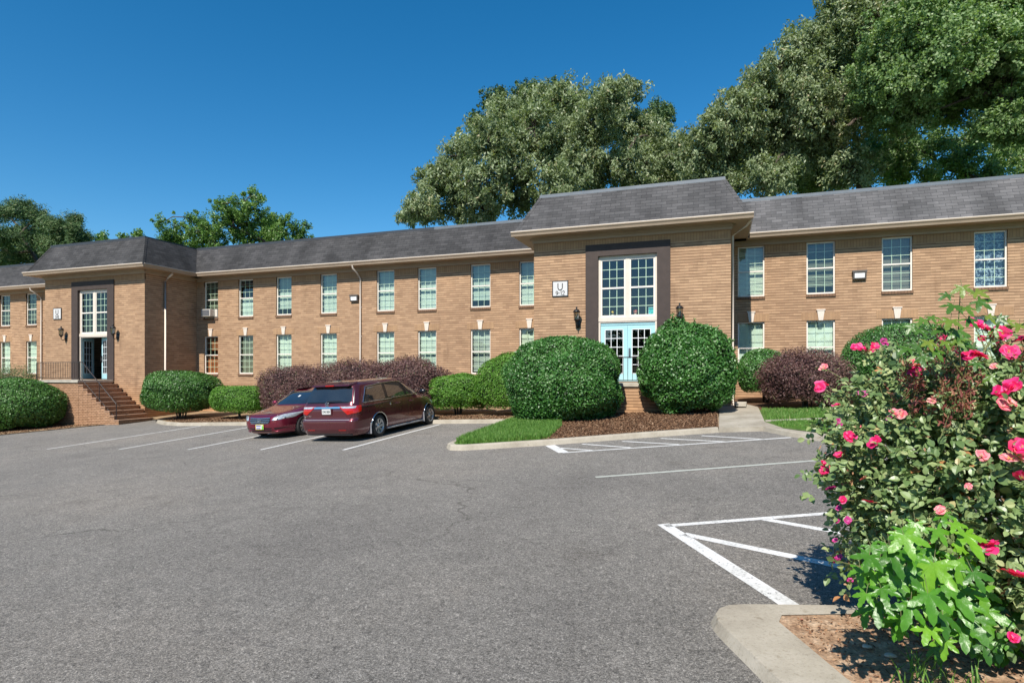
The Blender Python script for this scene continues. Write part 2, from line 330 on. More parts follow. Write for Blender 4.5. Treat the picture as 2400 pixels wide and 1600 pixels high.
M['loro'] = leafmat('purple_shrub_leaf', [(0, (.030, .013, .016)), (.3, (.085, .038, .040)), (.65, (.185, .10, .085)), (.93, (.33, .215, .17)), (1, (.15, .19, .07))], .5, .15, .35)
M['oak'] = leafmat('olive_oak_leaf', [(0, (.085, .115, .060)), (.35, (.185, .235, .115)), (.7, (.31, .37, .20)), (.93, (.44, .48, .31)), (1, (.46, .40, .24))], .45, .32, .4)
M['maple'] = leafmat('green_maple_leaf', [(0, (.06, .12, .038)), (.35, (.15, .25, .085)), (.7, (.26, .37, .15)), (1, (.42, .50, .27))], .45, .36, .4)
M['fresh'] = leafmat('fresh_green_leaf', [(0, (.05, .11, .026)), (.4, (.11, .22, .045)), (.75, (.18, .30, .07)), (1, (.3, .4, .14))], .45, .3, .4)
M['pine'] = leafmat('pine_needles', [(0, (.03, .065, .025)), (.5, (.08, .145, .05)), (.85, (.15, .21, .075)), (1, (.26, .26, .12))], .55, .1, .3)
M['rose_leaf'] = leafmat('rose_leaf', [(0, (.045, .09, .028)), (.3, (.135, .215, .075)), (.65, (.27, .35, .14)), (.9, (.44, .46, .22)), (1, (.46, .22, .09))], .38, .22, .5)
M['shoot'] = leafmat('red_new_growth', [(0, (.12, .025, .03)), (.4, (.26, .075, .065)), (.75, (.42, .19, .12)), (1, (.50, .34, .15))], .5, .3, .3)
M['petal'] = leafmat('hot_pink_petal', [(0, (.62, .008, .06)), (.4, (.84, .025, .19)), (.8, (.90, .07, .32)), (1, (.88, .36, .52))], .5, .45, .3)
M['petal_old'] = leafmat('fading_salmon_petal', [(0, (.80, .10, .16)), (.4, (.88, .24, .30)), (.8, (.88, .48, .48)), (1, (.84, .42, .14))], .55, .35, .25)
M['petal_mag'] = leafmat('magenta_petal', [(0, (.36, .01, .10)), (.5, (.55, .03, .26)), (1, (.72, .22, .50))], .5, .3, .3)
M['stamen'] = simple('yellow_stamens', (.75, .5, .08), .7)
def gumleaf(name, a, b_, c_):
    m, nt, b = newmat(name); tc = nt.nodes.new('ShaderNodeTexCoord')
    at_ = nt.nodes.new('ShaderNodeAttribute'); at_.attribute_name = 'lv'
    c = ramp(nt, at_.outputs['Fac'], [(0, a), (.5, b_), (1, c_)])
    c = mixc(nt, .5, c, ramp(nt, noise(nt, 30., 3), [(.35, (.75, .8, .7)), (.65, (1.2, 1.15, 1.1))]), 'MULTIPLY')
    nt.links.new(c, b.inputs['Base Color']); b.inputs['Roughness'].default_value = .36
    bump(nt, b, noise(nt, 40., 2), .25, .01)
    tr = nt.nodes.new('ShaderNodeBsdfTranslucent'); nt.links.new(mixc(nt, 1., c, (1.3, 1.35, .5), 'MULTIPLY'), tr.inputs[0])
    mx = nt.nodes.new('ShaderNodeMixShader'); mx.inputs[0].default_value = .28
    nt.links.new(b.outputs[0], mx.inputs[1]); nt.links.new(tr.outputs[0], mx.inputs[2]); nt.links.new(mx.outputs[0], nt.nodes['Material Output'].inputs[0]); return m
M['gum'] = gumleaf('sweetgum_leaf', (.022, .085, .008), (.075, .235, .014), (.19, .40, .028))
M['gum_top'] = gumleaf('sweetgum_top_leaf', (.03, .09, .012), (.075, .175, .022), (.20, .25, .035))

# ------------------------------------------------------------------ ground, asphalt, markings, kerbs, beds
def sheet(name, xs, ys, dz, mat, kind='structure'):
    X, Y = np.meshgrid(xs, ys); V = np.stack([X.ravel(), Y.ravel(), gzn(X, Y).ravel()+dz], 1); nx = len(xs); ny = len(ys)
    F = np.array([(j*nx+i, j*nx+i+1, (j+1)*nx+i+1, (j+1)*nx+i) for j in range(ny-1) for i in range(nx-1)])
    o = mesh_np(name, V, F, mat); tag(o, kind=kind); return o
gx = np.array([-1500, -400, -150, -80, -48, -40, -30, -20, -10, 0, 10, 20, 30, 80, 400, 1500.]); gy = np.array([-1500, -400, -100, -45, -20, -10, 0, 10, 20, 27, 40, 80, 200, 600, 1500.])
sheet('ground', gx, gy, -.06, M['turf'])
sheet('parking_lot', np.array([-70, -48, -30, -20, -10, 0, 10, 24.]), np.array([-40, -20, -10, 0, 5, 10, 15, 20, 24.]), 0, M['asphalt'])
def flat_poly(name, pts, dz, mat, kind='structure', skirt=0., parent=None):
    tri = tessellate_polygon([[Vector((x, y, 0)) for x, y in pts]]); mb = MB()
    V = [(x, y, gz(x, y)+dz) for x, y in pts]
    fs = []
    for t in tri:
        a, b, c = (Vector(V[i]) for i in t)
        fs.append(t if (b-a).cross(c-a).z > 0 else t[::-1])
    mb.add(V, fs)
    if skirt:
        n = len(pts)
        for i in range(n):
            a, b = V[i], V[(i+1) % n]; mb.quad((*a[:2], a[2]-skirt), (*b[:2], b[2]-skirt), b, a)
    o = mb.build(name, mat, parent)
    if kind: tag(o, kind=kind)
    return o
def line(p, q, w_=.10, mat='paint', name='parking_line'):
    p, q = Vector(p), Vector(q); dd = (q-p).normalized(); n = Vector((-dd.y, dd.x))*w_/2
    pts = [p-n, q-n, q+n, p+n]; return flat_poly(name, [(v.x, v.y) for v in pts], .004 if mat == 'paint' else .0055, M[mat])
for x0, x1, ye in ((-20.55, -20.35, 19.1), (-17.35, -17.2, 18.9), (-14.6, -14.5, 18.9), (-11.98, -11.85, 18.9), (-9.3, -9.12, 18.55)):
    line((x0, 13.25), (x1, ye), .11)
line((-2.09, 10.44), (4.6, 13.62), .11, 'paint_old')
# far hatched area
line((-3.34, 12.96), (1.52, 15.13), .10); line((-3.92, 14.0), (-3.32, 12.99), .24)
for a, b in (((-3.6, 13.62), (-2.74, 13.29)), ((-3.17, 14.2), (-1.94, 13.68)), ((-2.27, 14.63), (-.91, 14.13)), ((-1.4, 15.08), (.07, 14.53)), ((-.45, 15.5), (.94, 14.86))):
    line(a, b, .09)
# near hatched area
line((-.66, 7.66), (4.0, 9.72), .11); line((-.69, 7.74), (.63, 5.36), .16)
line((-.42, 7.36), (1.25, 6.47), .13); line((.51, 8.14), (1.8, 7.40), .12); line((1.6, 8.62), (2.9, 7.9), .12)

def kerb(path, wd=.16, h=.13, name='kerb', closed=False, slope=.03):
    "path runs with the road on its right; kerb body to the left"
    P = [Vector((x, y)) for x, y in path]; n = len(P); mb = MB(); rows = []
    for i, p in enumerate(P):
        a = P[i-1] if (i > 0 or closed) else P[i]; b = P[(i+1) % n] if (i < n-1 or closed) else P[i]
        d1 = (p-a).normalized() if (p-a).length > 1e-6 else (b-p).normalized(); d2 = (b-p).normalized() if (b-p).length > 1e-6 else d1
        n1 = Vector((-d1.y, d1.x)); n2 = Vector((-d2.y, d2.x)); nn = (n1+n2).normalized(); nn /= max(.4, nn.dot(n1))
        z = gz(p.x, p.y)
        prof = [(0, -.05), (0, .0), (slope, h-.025), (slope+.025, h), (wd, h+.003), (wd, -.05)]
        rows.append([(p.x+nn.x*o, p.y+nn.y*o, z+hh) for o, hh in prof])
    k = len(rows[0]); vs = [v for r in rows for v in r]; fs = []
    for i in range(n if closed else n-1):
        j = (i+1) % n
        for q in range(k-1): fs.append((i*k+q, j*k+q, j*k+q+1, i*k+q+1))
    if not closed: fs += [tuple(range(k)), tuple((n-1)*k+q for q in range(k-1, -1, -1))]
    mb.add(vs, fs); return tag(mb.build(name, M['concrete']), kind='structure')
# kerb along the parking stalls and round the middle island
isl = [(-24.6, 20.6), (-23.2, 19.75), (-21.8, 19.25), (-18, 19.05), (-13, 18.9), (-9.2, 18.75), (-6.75, 18.65), (-6.62, 17.0), (-6.62, 14.6), (-6.5, 13.6), (-6.25, 13.25), (-5.9, 13.2), (-3.95, 14.02), (-2.0, 15.1), (-.05, 16.05)]
kerb(isl, .17, .13)
kr = [(1.0, 16.25), (1.5, 15.3), (2.2, 14.35), (4.2, 12.4), (7.5, 10.8), (14, 9.5)]
kerb(kr, .42, .12)
# beds
BZ = .115
flat_poly('planting_bed', [(-24.5, 20.72), (-23.1, 19.88), (-21.75, 19.38), (-18, 19.18), (-13, 19.03), (-9.2, 18.88), (-6.6, 18.75), (-4.9, 18.5), (-4.6, 17.0), (-4.45, 14.7), (-4.2, 14.05), (-3.95, 14.15), (-2.0, 15.23), (-.05, 16.2), (-.1, 21.9), (.3, 24.95), (-33.5, 24.95), (-27, 21.9), (-26.2, 21.85), (-25.8, 21.4)], BZ, M['dirt'])
flat_poly('mulch_bed', [(-6.5, 18.9), (-4.9, 18.52), (-4.6, 17.0), (-4.45, 14.72), (-4.2, 14.07), (-3.95, 14.17), (-2.0, 15.25), (-.06, 16.22), (-.12, 20.4), (-6.5, 20.4)], BZ+.003, M['mulch'])
flat_poly('grass_patch', [(-6.6, 18.62), (-6.5, 17.0), (-6.47, 14.6), (-6.36, 13.7), (-6.15, 13.38), (-5.9, 13.36), (-4.18, 14.08), (-4.43, 14.7), (-4.58, 17.0), (-4.88, 18.48)], BZ+.004, M['turf'])
flat_poly('left_bed', [(-26.25, 20.55), (-26.9, 20.3), (-27.6, 19.4), (-28.2, 18.0), (-28.9, 16.7), (-30.5, 15.2), (-34, 13.6), (-45, 12.4), (-48, 12.2), (-48, 24.95), (-27.1, 24.95), (-27.1, 21.9), (-26.25, 21.9)], .03, M['dirt'])
flat_poly('sidewalk', [(-.05, 16.06), (1.0, 16.26), (1.42, 15.95), (1.1, 17.2), (1.15, 21.2), (.75, 22.6), (-1.0, 22.6), (-1.0, 20.6), (-.05, 20.2)], .12, M['concrete'], skirt=.16)
flat_poly('walkway_strip', [(1.12, 17.25), (4, 17.85), (14, 17.6), (14, 17.95), (4, 18.22), (1.13, 17.55)], .127, M['concrete'], skirt=.05)
flat_poly('right_bed', [(1.3, 16.1), (1.86, 15.4), (2.5, 14.65), (4.4, 12.78), (7.6, 11.2), (14, 9.9), (24, 9.9), (24, 24.95), (.33, 24.95), (.33, 22.6), (.75, 22.6), (1.14, 21.2), (1.1, 17.2)], BZ, M['turf'])
flat_poly('right_mulch_bed', [(1.16, 20.3), (2.2, 20.0), (5, 20.6), (9, 21.2), (24, 21.5), (24, 24.94), (.34, 24.94), (.34, 22.62), (.76, 22.61), (1.15, 21.2)], BZ+.006, M['mulch'])
# near island
near = [(4.2, .9), (2.6, .55), (1.95, .9), (1.1, 2.55), (.32, 4.2), (.05, 4.76), (-.02, 4.92), (-.04, 5.05), (-.01, 5.16), (.06, 5.24), (.17, 5.28), (.32, 5.31), (1.1, 5.45), (3.2, 5.85), (6.5, 6.9), (9, 7.6)][::-1]
def offset_in(path, wds):
    out = []
    for i, p in enumerate(path):
        a = Vector(path[max(i-1, 0)]); b = Vector(path[min(i+1, len(path)-1)]); dd = (b-a).normalized(); nn = Vector((-dd.y, dd.x)); q = Vector(p)+nn*wds[i]; out.append((q.x, q.y))
    return out
# kerb with a broad left arm: built as a raised slab, the soil laid on top of it
tipo = near
tipi = [(9, 7.42), (6.5, 6.72), (3.2, 5.69), (1.1, 5.30), (.45, 5.13), (.42, 5.0), (.53, 4.75), (.72, 4.32), (1.45, 2.72), (2.15, 1.2), (2.6, .85), (4.2, 1.2)]
mb = MB()
nO, nI = len(tipo), len(tipi)
def gp(p, dz): return (p[0], p[1], gz(*p)+dz)
top = [Vector((*p, 0)) for p in tipo]+[Vector((*p, 0)) for p in tipi[::-1]]
V = [gp((v.x, v.y), .075) for v in top]
cen = []
low = offset_in(tipo, [.05]*nO)       # road side of the path is outward
lowp = [(2*p[0]-q[0], 2*p[1]-q[1]) for p, q in zip(tipo, low)]
if (Vector(lowp[6])-Vector((2, 4))).length < (Vector(low[6])-Vector((2, 4))).length: lowp = low
for t in tessellate_polygon([top]):
    a, b, c = (Vector(V[i]) for i in t); mb.add([V[i] for i in t], [(0, 1, 2) if (b-a).cross(c-a).z > 0 else (0, 2, 1)])
for i in range(nO-1): mb.quad(gp(tipo[i], .075), gp(tipo[i+1], .075), gp(lowp[i+1], -.02), gp(lowp[i], -.02))
tag(mb.build('kerb', M['concrete']), kind='structure')
soil_in = [(p[0], p[1]) for p in tipi]
flat_poly('soil', soil_in+[(9, 1.0)], .070, M['clay'])

# loose chips, litter and grass (nobody could count them)
def inpoly(P, poly):
    x, y = P[:, 0], P[:, 1]; r = np.zeros(len(P), bool); n = len(poly)
    for i in range(n):
        x1, y1 = poly[i]; x2, y2 = poly[(i+1) % n]
        c = ((y1 > y) != (y2 > y)) & (x < (x2-x1)*(y-y1)/(y2-y1+1e-12)+x1); r ^= c
    return r
def scatter(poly, n):
    p = np.array(poly); lo, hi = p.min(0), p.max(0); out = np.zeros((0, 2))
    while len(out) < n:
        q = rng.uniform(lo, hi, size=(n*2, 2)); out = np.vstack([out, q[inpoly(q, poly)]])
    return out[:n]
def chips(name, poly, n, L, W, mat, dz, lift=.03, tilt=.6, mound=0., label='', cat=''):
    q = scatter(poly, n); z = gzn(q[:, 0], q[:, 1])+dz+rng.uniform(0, lift, n)
    P = np.column_stack([q, z]); N = unit(np.array([0, 0, 1.])+rng.normal(size=(n, 3))*tilt)
    V, F = leaves(P, N, rng.uniform(.5, 1.3, n)*L, rng.uniform(.5, 1.3, n)*W)
    o = mesh_np(name, V, F, M[mat], lv=np.clip(rng.beta(2, 2, n), 0, 1)); tag(o, label, cat, kind='stuff'); return o
chips('mulch_chips', [(-4.85, 18.5), (-4.6, 17.0), (-4.4, 14.7), (-4.15, 14.15), (-3.9, 14.2), (-2.0, 15.27), (-.1, 16.22), (-.12, 20), (-4.8, 20)], 26000, .07, .022, 'chips', BZ, .05, label='brown shredded bark mulch lying under the two round bushes', cat='mulch')
chips('leaf_litter', [(-24.3, 20.8), (-23.0, 19.95), (-21.75, 19.45), (-18, 19.25), (-13, 19.1), (-9.2, 18.95), (-6.9, 18.85), (-6.9, 20.2), (-18, 20.8), (-24.5, 22.2)], 15000, .07, .03, 'chips', BZ, .03, label='dry leaves and bark bits along the bed behind the parking stalls', cat='leaf litter')
chips('leaf_litter', [(-26.3, 20.4), (-26.9, 20.25), (-27.7, 19.3), (-28.9, 16.7), (-31, 15.6), (-35, 14.5), (-35, 20), (-26.3, 20)], 7000, .07, .035, 'chips', .03, .02, label='dry leaves on the bare earth left of the far stairs', cat='leaf litter')
chips('leaf_litter', [(.5, 5.08), (.55, 4.75), (.75, 4.3), (1.5, 2.75), (2.6, .9), (4.5, 1.5), (4.5, 5.9), (3.2, 5.6), (1.1, 5.25)], 7500, .030, .017, 'litter', .074, .02, .5, label='rust and tan fallen leaves on the clay under the rose bush', cat='leaf litter')
def grass(name, poly, n, h, label, dz=BZ, lean=.45, dry=0.):
    q = scatter(poly, n); P = np.column_stack([q, gzn(q[:, 0], q[:, 1])+dz-.005]); a = rng.uniform(0, 2*np.pi, n)
    D = np.column_stack([np.cos(a), np.sin(a), np.zeros(n)]); hh = h*rng.uniform(.5, 1.25, n)[:, None]; wd = .006*rng.uniform(.7, 1.4, n)[:, None]
    ln = rng.uniform(.1, lean, n)[:, None]*hh; a2 = a+np.pi/2; S = np.column_stack([np.cos(a2), np.sin(a2), np.zeros(n)])*wd; U = np.array([0, 0, 1.])
    m1 = P+U*hh*.55+D*ln*.35; tp = P+U*hh*.95+D*ln
    V = np.stack([P-S, P+S, m1+S*.8, m1-S*.8, tp], 1).reshape(-1, 3); b = np.arange(n)[:, None]*5
    F = np.vstack([b+np.array([0, 1, 2, 3])]); F2 = b+np.array([3, 2, 4, 4])
    lv = np.clip(rng.beta(2, 2.2, n)+dry*(rng.random(n) < .2), 0, 1)
    me = MB(); 
    V3 = V; T1 = b+np.array([0, 1, 2]); T2 = b+np.array([0, 2, 3]); T3 = b+np.array([3, 2, 4])
    o = mesh_np(name, V3, np.vstack([T1, T2, T3]), M['grass'], lv=np.tile(lv, 3)); tag(o, label, 'grass', kind='stuff'); return o
grass('grass', [(-6.45, 18.5), (-6.42, 17.0), (-6.4, 14.6), (-6.3, 13.75), (-6.12, 13.45), (-5.9, 13.42), (-4.0, 14.25), (-4.1, 14.8), (-4.3, 16.6), (-4.8, 18.48)], 42000, .15, 'tall bright green grass at the point of the middle island')
grass('grass', [(1.2, 17.7), (4, 18.3), (9, 18.2), (9, 20.8), (5, 20.5), (2.2, 19.9), (1.2, 20.2)], 42000, .11, 'mown green grass between the walkway strip and the purple bush', dry=.3)
grass('grass', [(1.35, 16.25), (1.95, 15.5), (2.6, 14.8), (4.4, 13.0), (7.6, 11.5), (9, 11.2), (9, 17.5), (4, 17.75), (1.25, 17.15)], 40000, .09, 'mown green grass between the walkway strip and the kerb', dry=.2)
grass('grass_tuft', [(.95, 4.2), (1.3, 3.9), (1.5, 4.2), (1.2, 4.6)], 70, .16, 'sparse green grass blades growing in the clay under the rose bush', .09, 1.2)

# ------------------------------------------------------------------ the building
YM, YB = 24.9, 21.8           # main and projecting wall faces
ZT = 7.32; ZF = -2.0
bld = empty('apartment_building', (-13.5, YM, 0), 'long two storey tan brick apartment building with dark shingled mansard roof', 'building')
OFF = Vector((13.5, -YM, 0))
def part(mb, name, mat, parent=None, bevel=0):
    o = mb.build(name, mat, parent or bld, bevel=bevel)
    if parent is None: o.location = OFF
    return o
BL = (-33.95, -26.8); BR = (-6.74, .32)     # the two projecting bays
wins = []     # (x0,x1,z0,z1,kind)
UZ = (5.19, 7.14); LZ = (2.20, 4.21)
kinds_u = {-26.29: 'ac', -23.95: 'half', -21.52: 'blind', -18.81: 'blind', -15.59: 'blind', -13.38: 'blind', -10.70: 'blind', -8.38: 'blind', .62: 'blind', 3.04: 'dark', 5.51: 'shade', 8.30: 'pattern', -42.93: 'dark', -40.5: 'dark', -45.4: 'blind'}
kinds_l = {-26.29: 'red', -23.95: 'dark', -21.52: 'blind', -18.81: 'blind', -15.59: 'blind', -13.38: 'blind', -10.70: 'grey', -8.38: 'blind', .62: 'curtain', 3.04: 'curtain', 5.51: 'curtain', 8.30: 'curtain', -42.93: 'curtain', -40.5: 'curtain', -45.4: 'curtain'}
more = {-48.5: 0, -36.8: 0, 10.9: 0, 13.6: 0}
wid = .96
for x in list(kinds_u)+list(more):
    wins.append((x, x+wid, *UZ, kinds_u.get(x, 'blind'), True)); wins.append((x, x+wid, *LZ, kinds_l.get(x, 'blind'), False))
def wall_holes(mb, x0, x1, z0, z1, Y, holes, rev=.12):
    xs = sorted({x0, x1, *[h[0] for h in holes if x0 < h[0] < x1], *[h[1] for h in holes if x0 < h[1] < x1]})
    zs = sorted({z0, z1, *[h[2] for h in holes if z0 < h[2] < z1], *[h[3] for h in holes if z0 < h[3] < z1]})
    for a, b in zip(xs, xs[1:]):
        for c, d_ in zip(zs, zs[1:]):
            mx, mz = (a+b)/2, (c+d_)/2
            if any(h[0] < mx < h[1] and h[2] < mz < h[3] for h in holes): continue
            mb.quad((a, Y, c), (b, Y, c), (b, Y, d_), (a, Y, d_))
    for h in holes:
        a, b, c, d_ = h[:4]
        if not (x0 <= a and b <= x1): continue
        mb.quad((a, Y, c), (a, Y, d_), (a, Y+rev, d_), (a, Y+rev, c)); mb.quad((b, Y, c), (b, Y+rev, c), (b, Y+rev, d_), (b, Y, d_))
        mb.quad((a, Y, d_), (b, Y, d_), (b, Y+rev, d_), (a, Y+rev, d_)); mb.quad((a, Y, c), (a, Y+rev, c), (b, Y+rev, c), (b, Y, c))
        # inner skin so that the wall has thickness
XL, XR, YBK = -58., 18., 36.
mb = MB()
for a, b in ((XL, BL[0]), (BL[1], BR[0]), (BR[1], XR)):
    wall_holes(mb, a, b, ZF, ZT, YM, [h for h in wins if a <= h[0] and h[1] <= b])
DO = []
for (a, b) in (BL, BR):
    cx = (a+b)/2; dh = (cx-1.06, cx+1.06, 1.92, 6.52); DO.append(dh)
    wall_holes(mb, a, b, ZF, ZT, YB, [dh], .16)
    mb.quad((a, YM, ZF), (a, YB, ZF), (a, YB, ZT), (a, YM, ZT)); mb.quad((b, YB, ZF), (b, YM, ZF), (b, YM, ZT), (b, YB, ZT))
mb.quad((XR, YM, ZF), (XR, YBK, ZF), (XR, YBK, ZT), (XR, YM, ZT)); mb.quad((XL, YBK, ZF), (XL, YM, ZF), (XL, YM, ZT), (XL, YBK, ZT))
mb.quad((XR, YBK, ZF), (XL, YBK, ZF), (XL, YBK, ZT), (XR, YBK, ZT))
part(mb, 'wall', M['brick'])
# interior: floors, partitions behind the windows
mb = MB()
mb.box(XL+.3, XR-.3, YM+.35, YBK-.3, 4.5, 4.8); mb.box(XL+.3, XR-.3, YM+.35, YBK-.3, 1.5, 1.8); mb.box(XL+.3, XR-.3, YM+3.2, YM+3.35, -1, 7.2)
for (a, b) in (BL, BR): mb.box(a+.3, b-.3, YB+3.6, YB+3.75, 0, 7.2); mb.box(a+.3, b-.3, YB+.3, YM+.6, 1.6, 1.9)
part(mb, 'interior', M['interior'])
# soldier courses under the frieze, and over the ground floor windows
mb = MB()
for a, b, Y in ((XL, BL[0], YM), (BL[1], BR[0], YM), (BR[1], XR, YM), (BL[0], BL[1], YB), (BR[0], BR[1], YB)):
    mb = MB(); hs_ = sorted([h for h in wins if h[5] and a <= h[0] and h[1] <= b]) if Y == YM else []
    cur = a
    for h in hs_:
        mb.box(cur, h[0], Y-.004, Y+.05, 6.86, 7.16); mb.box(h[0], h[1], Y-.004, Y+.05, 7.142, 7.16); cur = h[1]
    mb.box(cur, b, Y-.004, Y+.05, 6.86, 7.16); part(mb, 'soldier_course', M['soldier'])
# surrounds
for i, (a, b) in enumerate((BL, BR)):
    cx = (a+b)/2; mb = MB(); d0, d1, dz0, dz1 = DO[i]
    x0, x1 = cx-1.52, cx+1.52
    mb.box(x0, d0, YB-.05, YB+.02, 1.9, 6.95); mb.box(d1, x1, YB-.05, YB+.02, 1.9, 6.95); mb.box(d0, d1, YB-.05, YB+.02, dz1, 6.95)
    mb.box(d0-.01, d0+.004, YB-.048, YB+.14, 1.92, dz1); mb.box(d1-.004, d1+.01, YB-.048, YB+.14, 1.92, dz1); mb.box(d0, d1, YB-.048, YB+.14, dz1-.004, dz1+.01)
    part(mb, 'door_surround', M['brown'])
# windows
def pane_grid(mb, x0, x1, z0, z1, nx, nz, Y, t=.016):
    for i in range(1, nx): x = x0+(x1-x0)*i/nx; mb.box(x-t/2, x+t/2, Y, Y+.012, z0, z1)
    for j in range(1, nz): z = z0+(z1-z0)*j/nz; mb.box(x0, x1, Y+.001, Y+.011, z-t/2, z+t/2)
def slats(mb, x0, x1, z0, z1, Y, pitch=.05, tilt=.9):
    n = int((z1-z0)/pitch)
    for i in range(n):
        z = z1-(i+.5)*pitch; hy = .012*rng.uniform(.8, 1.1); hz = pitch*.5*tilt
        mb.quad((x0, Y-hy, z-hz), (x1, Y-hy, z-hz), (x1, Y+hy, z+hz), (x0, Y+hy, z+hz))
def window(x0, x1, z0, z1, kind, upper, Y=YM):
    Yf = Y+.07; mb = MB(); f = .05; zm = (z0+z1)/2+.0; x1 -= .001; x0 += .001; z0 += .001; z1 -= .001
    mb.box(x0, x0+f, Yf, Yf+.08, z0, z1); mb.box(x1-f, x1, Yf, Yf+.08, z0, z1)
    mb.box(x0+f, x1-f, Yf, Yf+.08, z1-f, z1); mb.box(x0+f, x1-f, Yf-.02, Yf+.08, z0, z0+.06)
    mb.box(x0+f, x1-f, Yf-.012, Yf+.06, zm-.024, zm+.024)
    fr = part(mb, 'window', M['frame'])
    g = MB(); a, b = x0+f, x1-f
    g.quad((a, Yf+.045, zm+.024), (b, Yf+.045, zm+.024), (b, Yf+.045, z1-f), (a, Yf+.045, z1-f)); g.quad((a, Yf+.02, z0+.06), (b, Yf+.02, z0+.06), (b, Yf+.02, zm-.024), (a, Yf+.02, zm-.024))
    g.build('pane', M['glass'], fr)
    m_ = MB(); pane_grid(m_, a, b, zm+.024, z1-f, 3, 3, Yf+.05); pane_grid(m_, a, b, z0+.06, zm-.024, 3, 3, Yf+.028); m_.build('muntin_grid', M['muntin'], fr)
    up_ = rng.choice([0, 0, 0, .12, .3]); bl = MB(); Yb_ = Yf+.165
    if kind in ('blind', 'dark', 'grey', 'ac', 'half'):
        zb = z0+.04
        if kind == 'half': 
            slats(bl, a, b, z0+.04, zm+.05, Yb_, .05, .95)
            bm_ = M['blind']
        else:
            if kind == 'dark': slats(bl, a, b, z0+.25 if upper else z0+.04, z1-.05, Yb_, .05, .62)
            elif kind == 'grey': slats(bl, a, b, z0+.1, z1-.05, Yb_, .05, .7)
            else: slats(bl, a, b, zb+up_ if kind != 'ac' else z0+.4, z1-.05, Yb_, .05, rng.choice([.97, .9, .78]))
            bm_ = M['blind_dark'] if kind in ('dark', 'ac') else M['blind_grey'] if kind == 'grey' else M[str(rng.choice(['blind', 'blind', 'blind_b', 'blind_c']))]
        bl.build('blind', bm_, fr)
    elif kind in ('curtain', 'red', 'shade', 'pattern'):
        n = 40; vs = []; fs = []
        for i in range(n+1):
            x = a+(b-a)*i/n; y = Yb_+(.004 if kind != 'red' else .02)*math.sin(i*1.9)
            ztop = z1-.05 if kind != 'red' else zm-.02
            vs += [(x, y, z0+.02), (x, y, ztop)]
        fs = [(2*i, 2*i+2, 2*i+3, 2*i+1) for i in range(n)]; bl.add(vs, fs, 0, True)
        if kind == 'red': slats(bl, a, b, zm+.25, z1-.05, Yb_, .05, .6)
        bl.build('curtain' if kind != 'shade' else 'window_shade', {'curtain': M['blind'], 'red': M['curtain_red'], 'shade': M['shade'], 'pattern': M['pattern']}[kind], fr)
        if kind == 'curtain':
            k_ = MB(); xc = (a+b)/2; k_.box(xc-.07, xc+.07, Yb_-.03, Yb_-.02, z1-.3, z1-.06); k_.build('blind_cord', M['blind_grey'], fr)
    s_ = MB(); s_.box(x0-.02, x1+.02, Y-.045, Y+.06, z0-.11, z0-.003)
    s_.build('sill', M['sillbrick'], fr)
    if not upper:
        l_ = MB(); zt = z1+.004; xc = (x0+x1)/2
        l_.box(x0-.17, xc-.095, Y-.006, Y+.05, zt, zt+.295); l_.box(xc+.095, x1+.17, Y-.006, Y+.05, zt, zt+.295); l_.build('lintel', M['lintel'], fr)
        k = MB(); z2 = zt+.36; yf = Y-.05
        vs = [(xc-.075, yf, zt-.01), (xc+.075, yf, zt-.01), (xc+.125, yf, z2), (xc-.125, yf, z2), (xc-.075, Y+.02, zt-.01), (xc+.075, Y+.02, zt-.01), (xc+.125, Y+.02, z2), (xc-.125, Y+.02, z2)]
        k.add(vs, [(0, 1, 2, 3), (1, 5, 6, 2), (5, 4, 7, 6), (4, 0, 3, 7), (3, 2, 6, 7), (0, 4, 5, 1)]); k.box(xc-.15, xc+.15, yf-.015, Y+.02, z2+.001, z2+.045)
        k.build('keystone', M['cream'], fr)
    return fr
m, nt, b = newmat('blue_white_patterned_curtain')
nt.links.new(ramp(nt, noise(nt, 9., 3, rough=.7), [(.44, (.012, .018, .05)), (.50, (.05, .09, .2)), (.545, (.5, .58, .68)), (.60, (.02, .03, .07))]), b.inputs['Base Color']); M['pattern'] = m
M['sillbrick'] = brickmat('brick_sill', (.24, .14, .085), (.19, .11, .065), (.12, .07, .045), bw=.1, rh=.3, squash=True)
M['lintel'] = brickmat('brick_lintel', (.40, .25, .14), (.345, .21, .12), (.34, .22, .125), bw=.1, rh=.6, ms=.006, squash=True)
lab = {'ac': 'window with an air conditioner in its lower sash', 'red': 'window with a rust red curtain', 'pattern': 'window with a blue and white patterned curtain', 'shade': 'window with a taupe shade', 'dark': 'window with dark half open blinds'}
for h in wins:
    o = window(*h)
    if h[4] in lab: o['label'] = lab[h[4]]
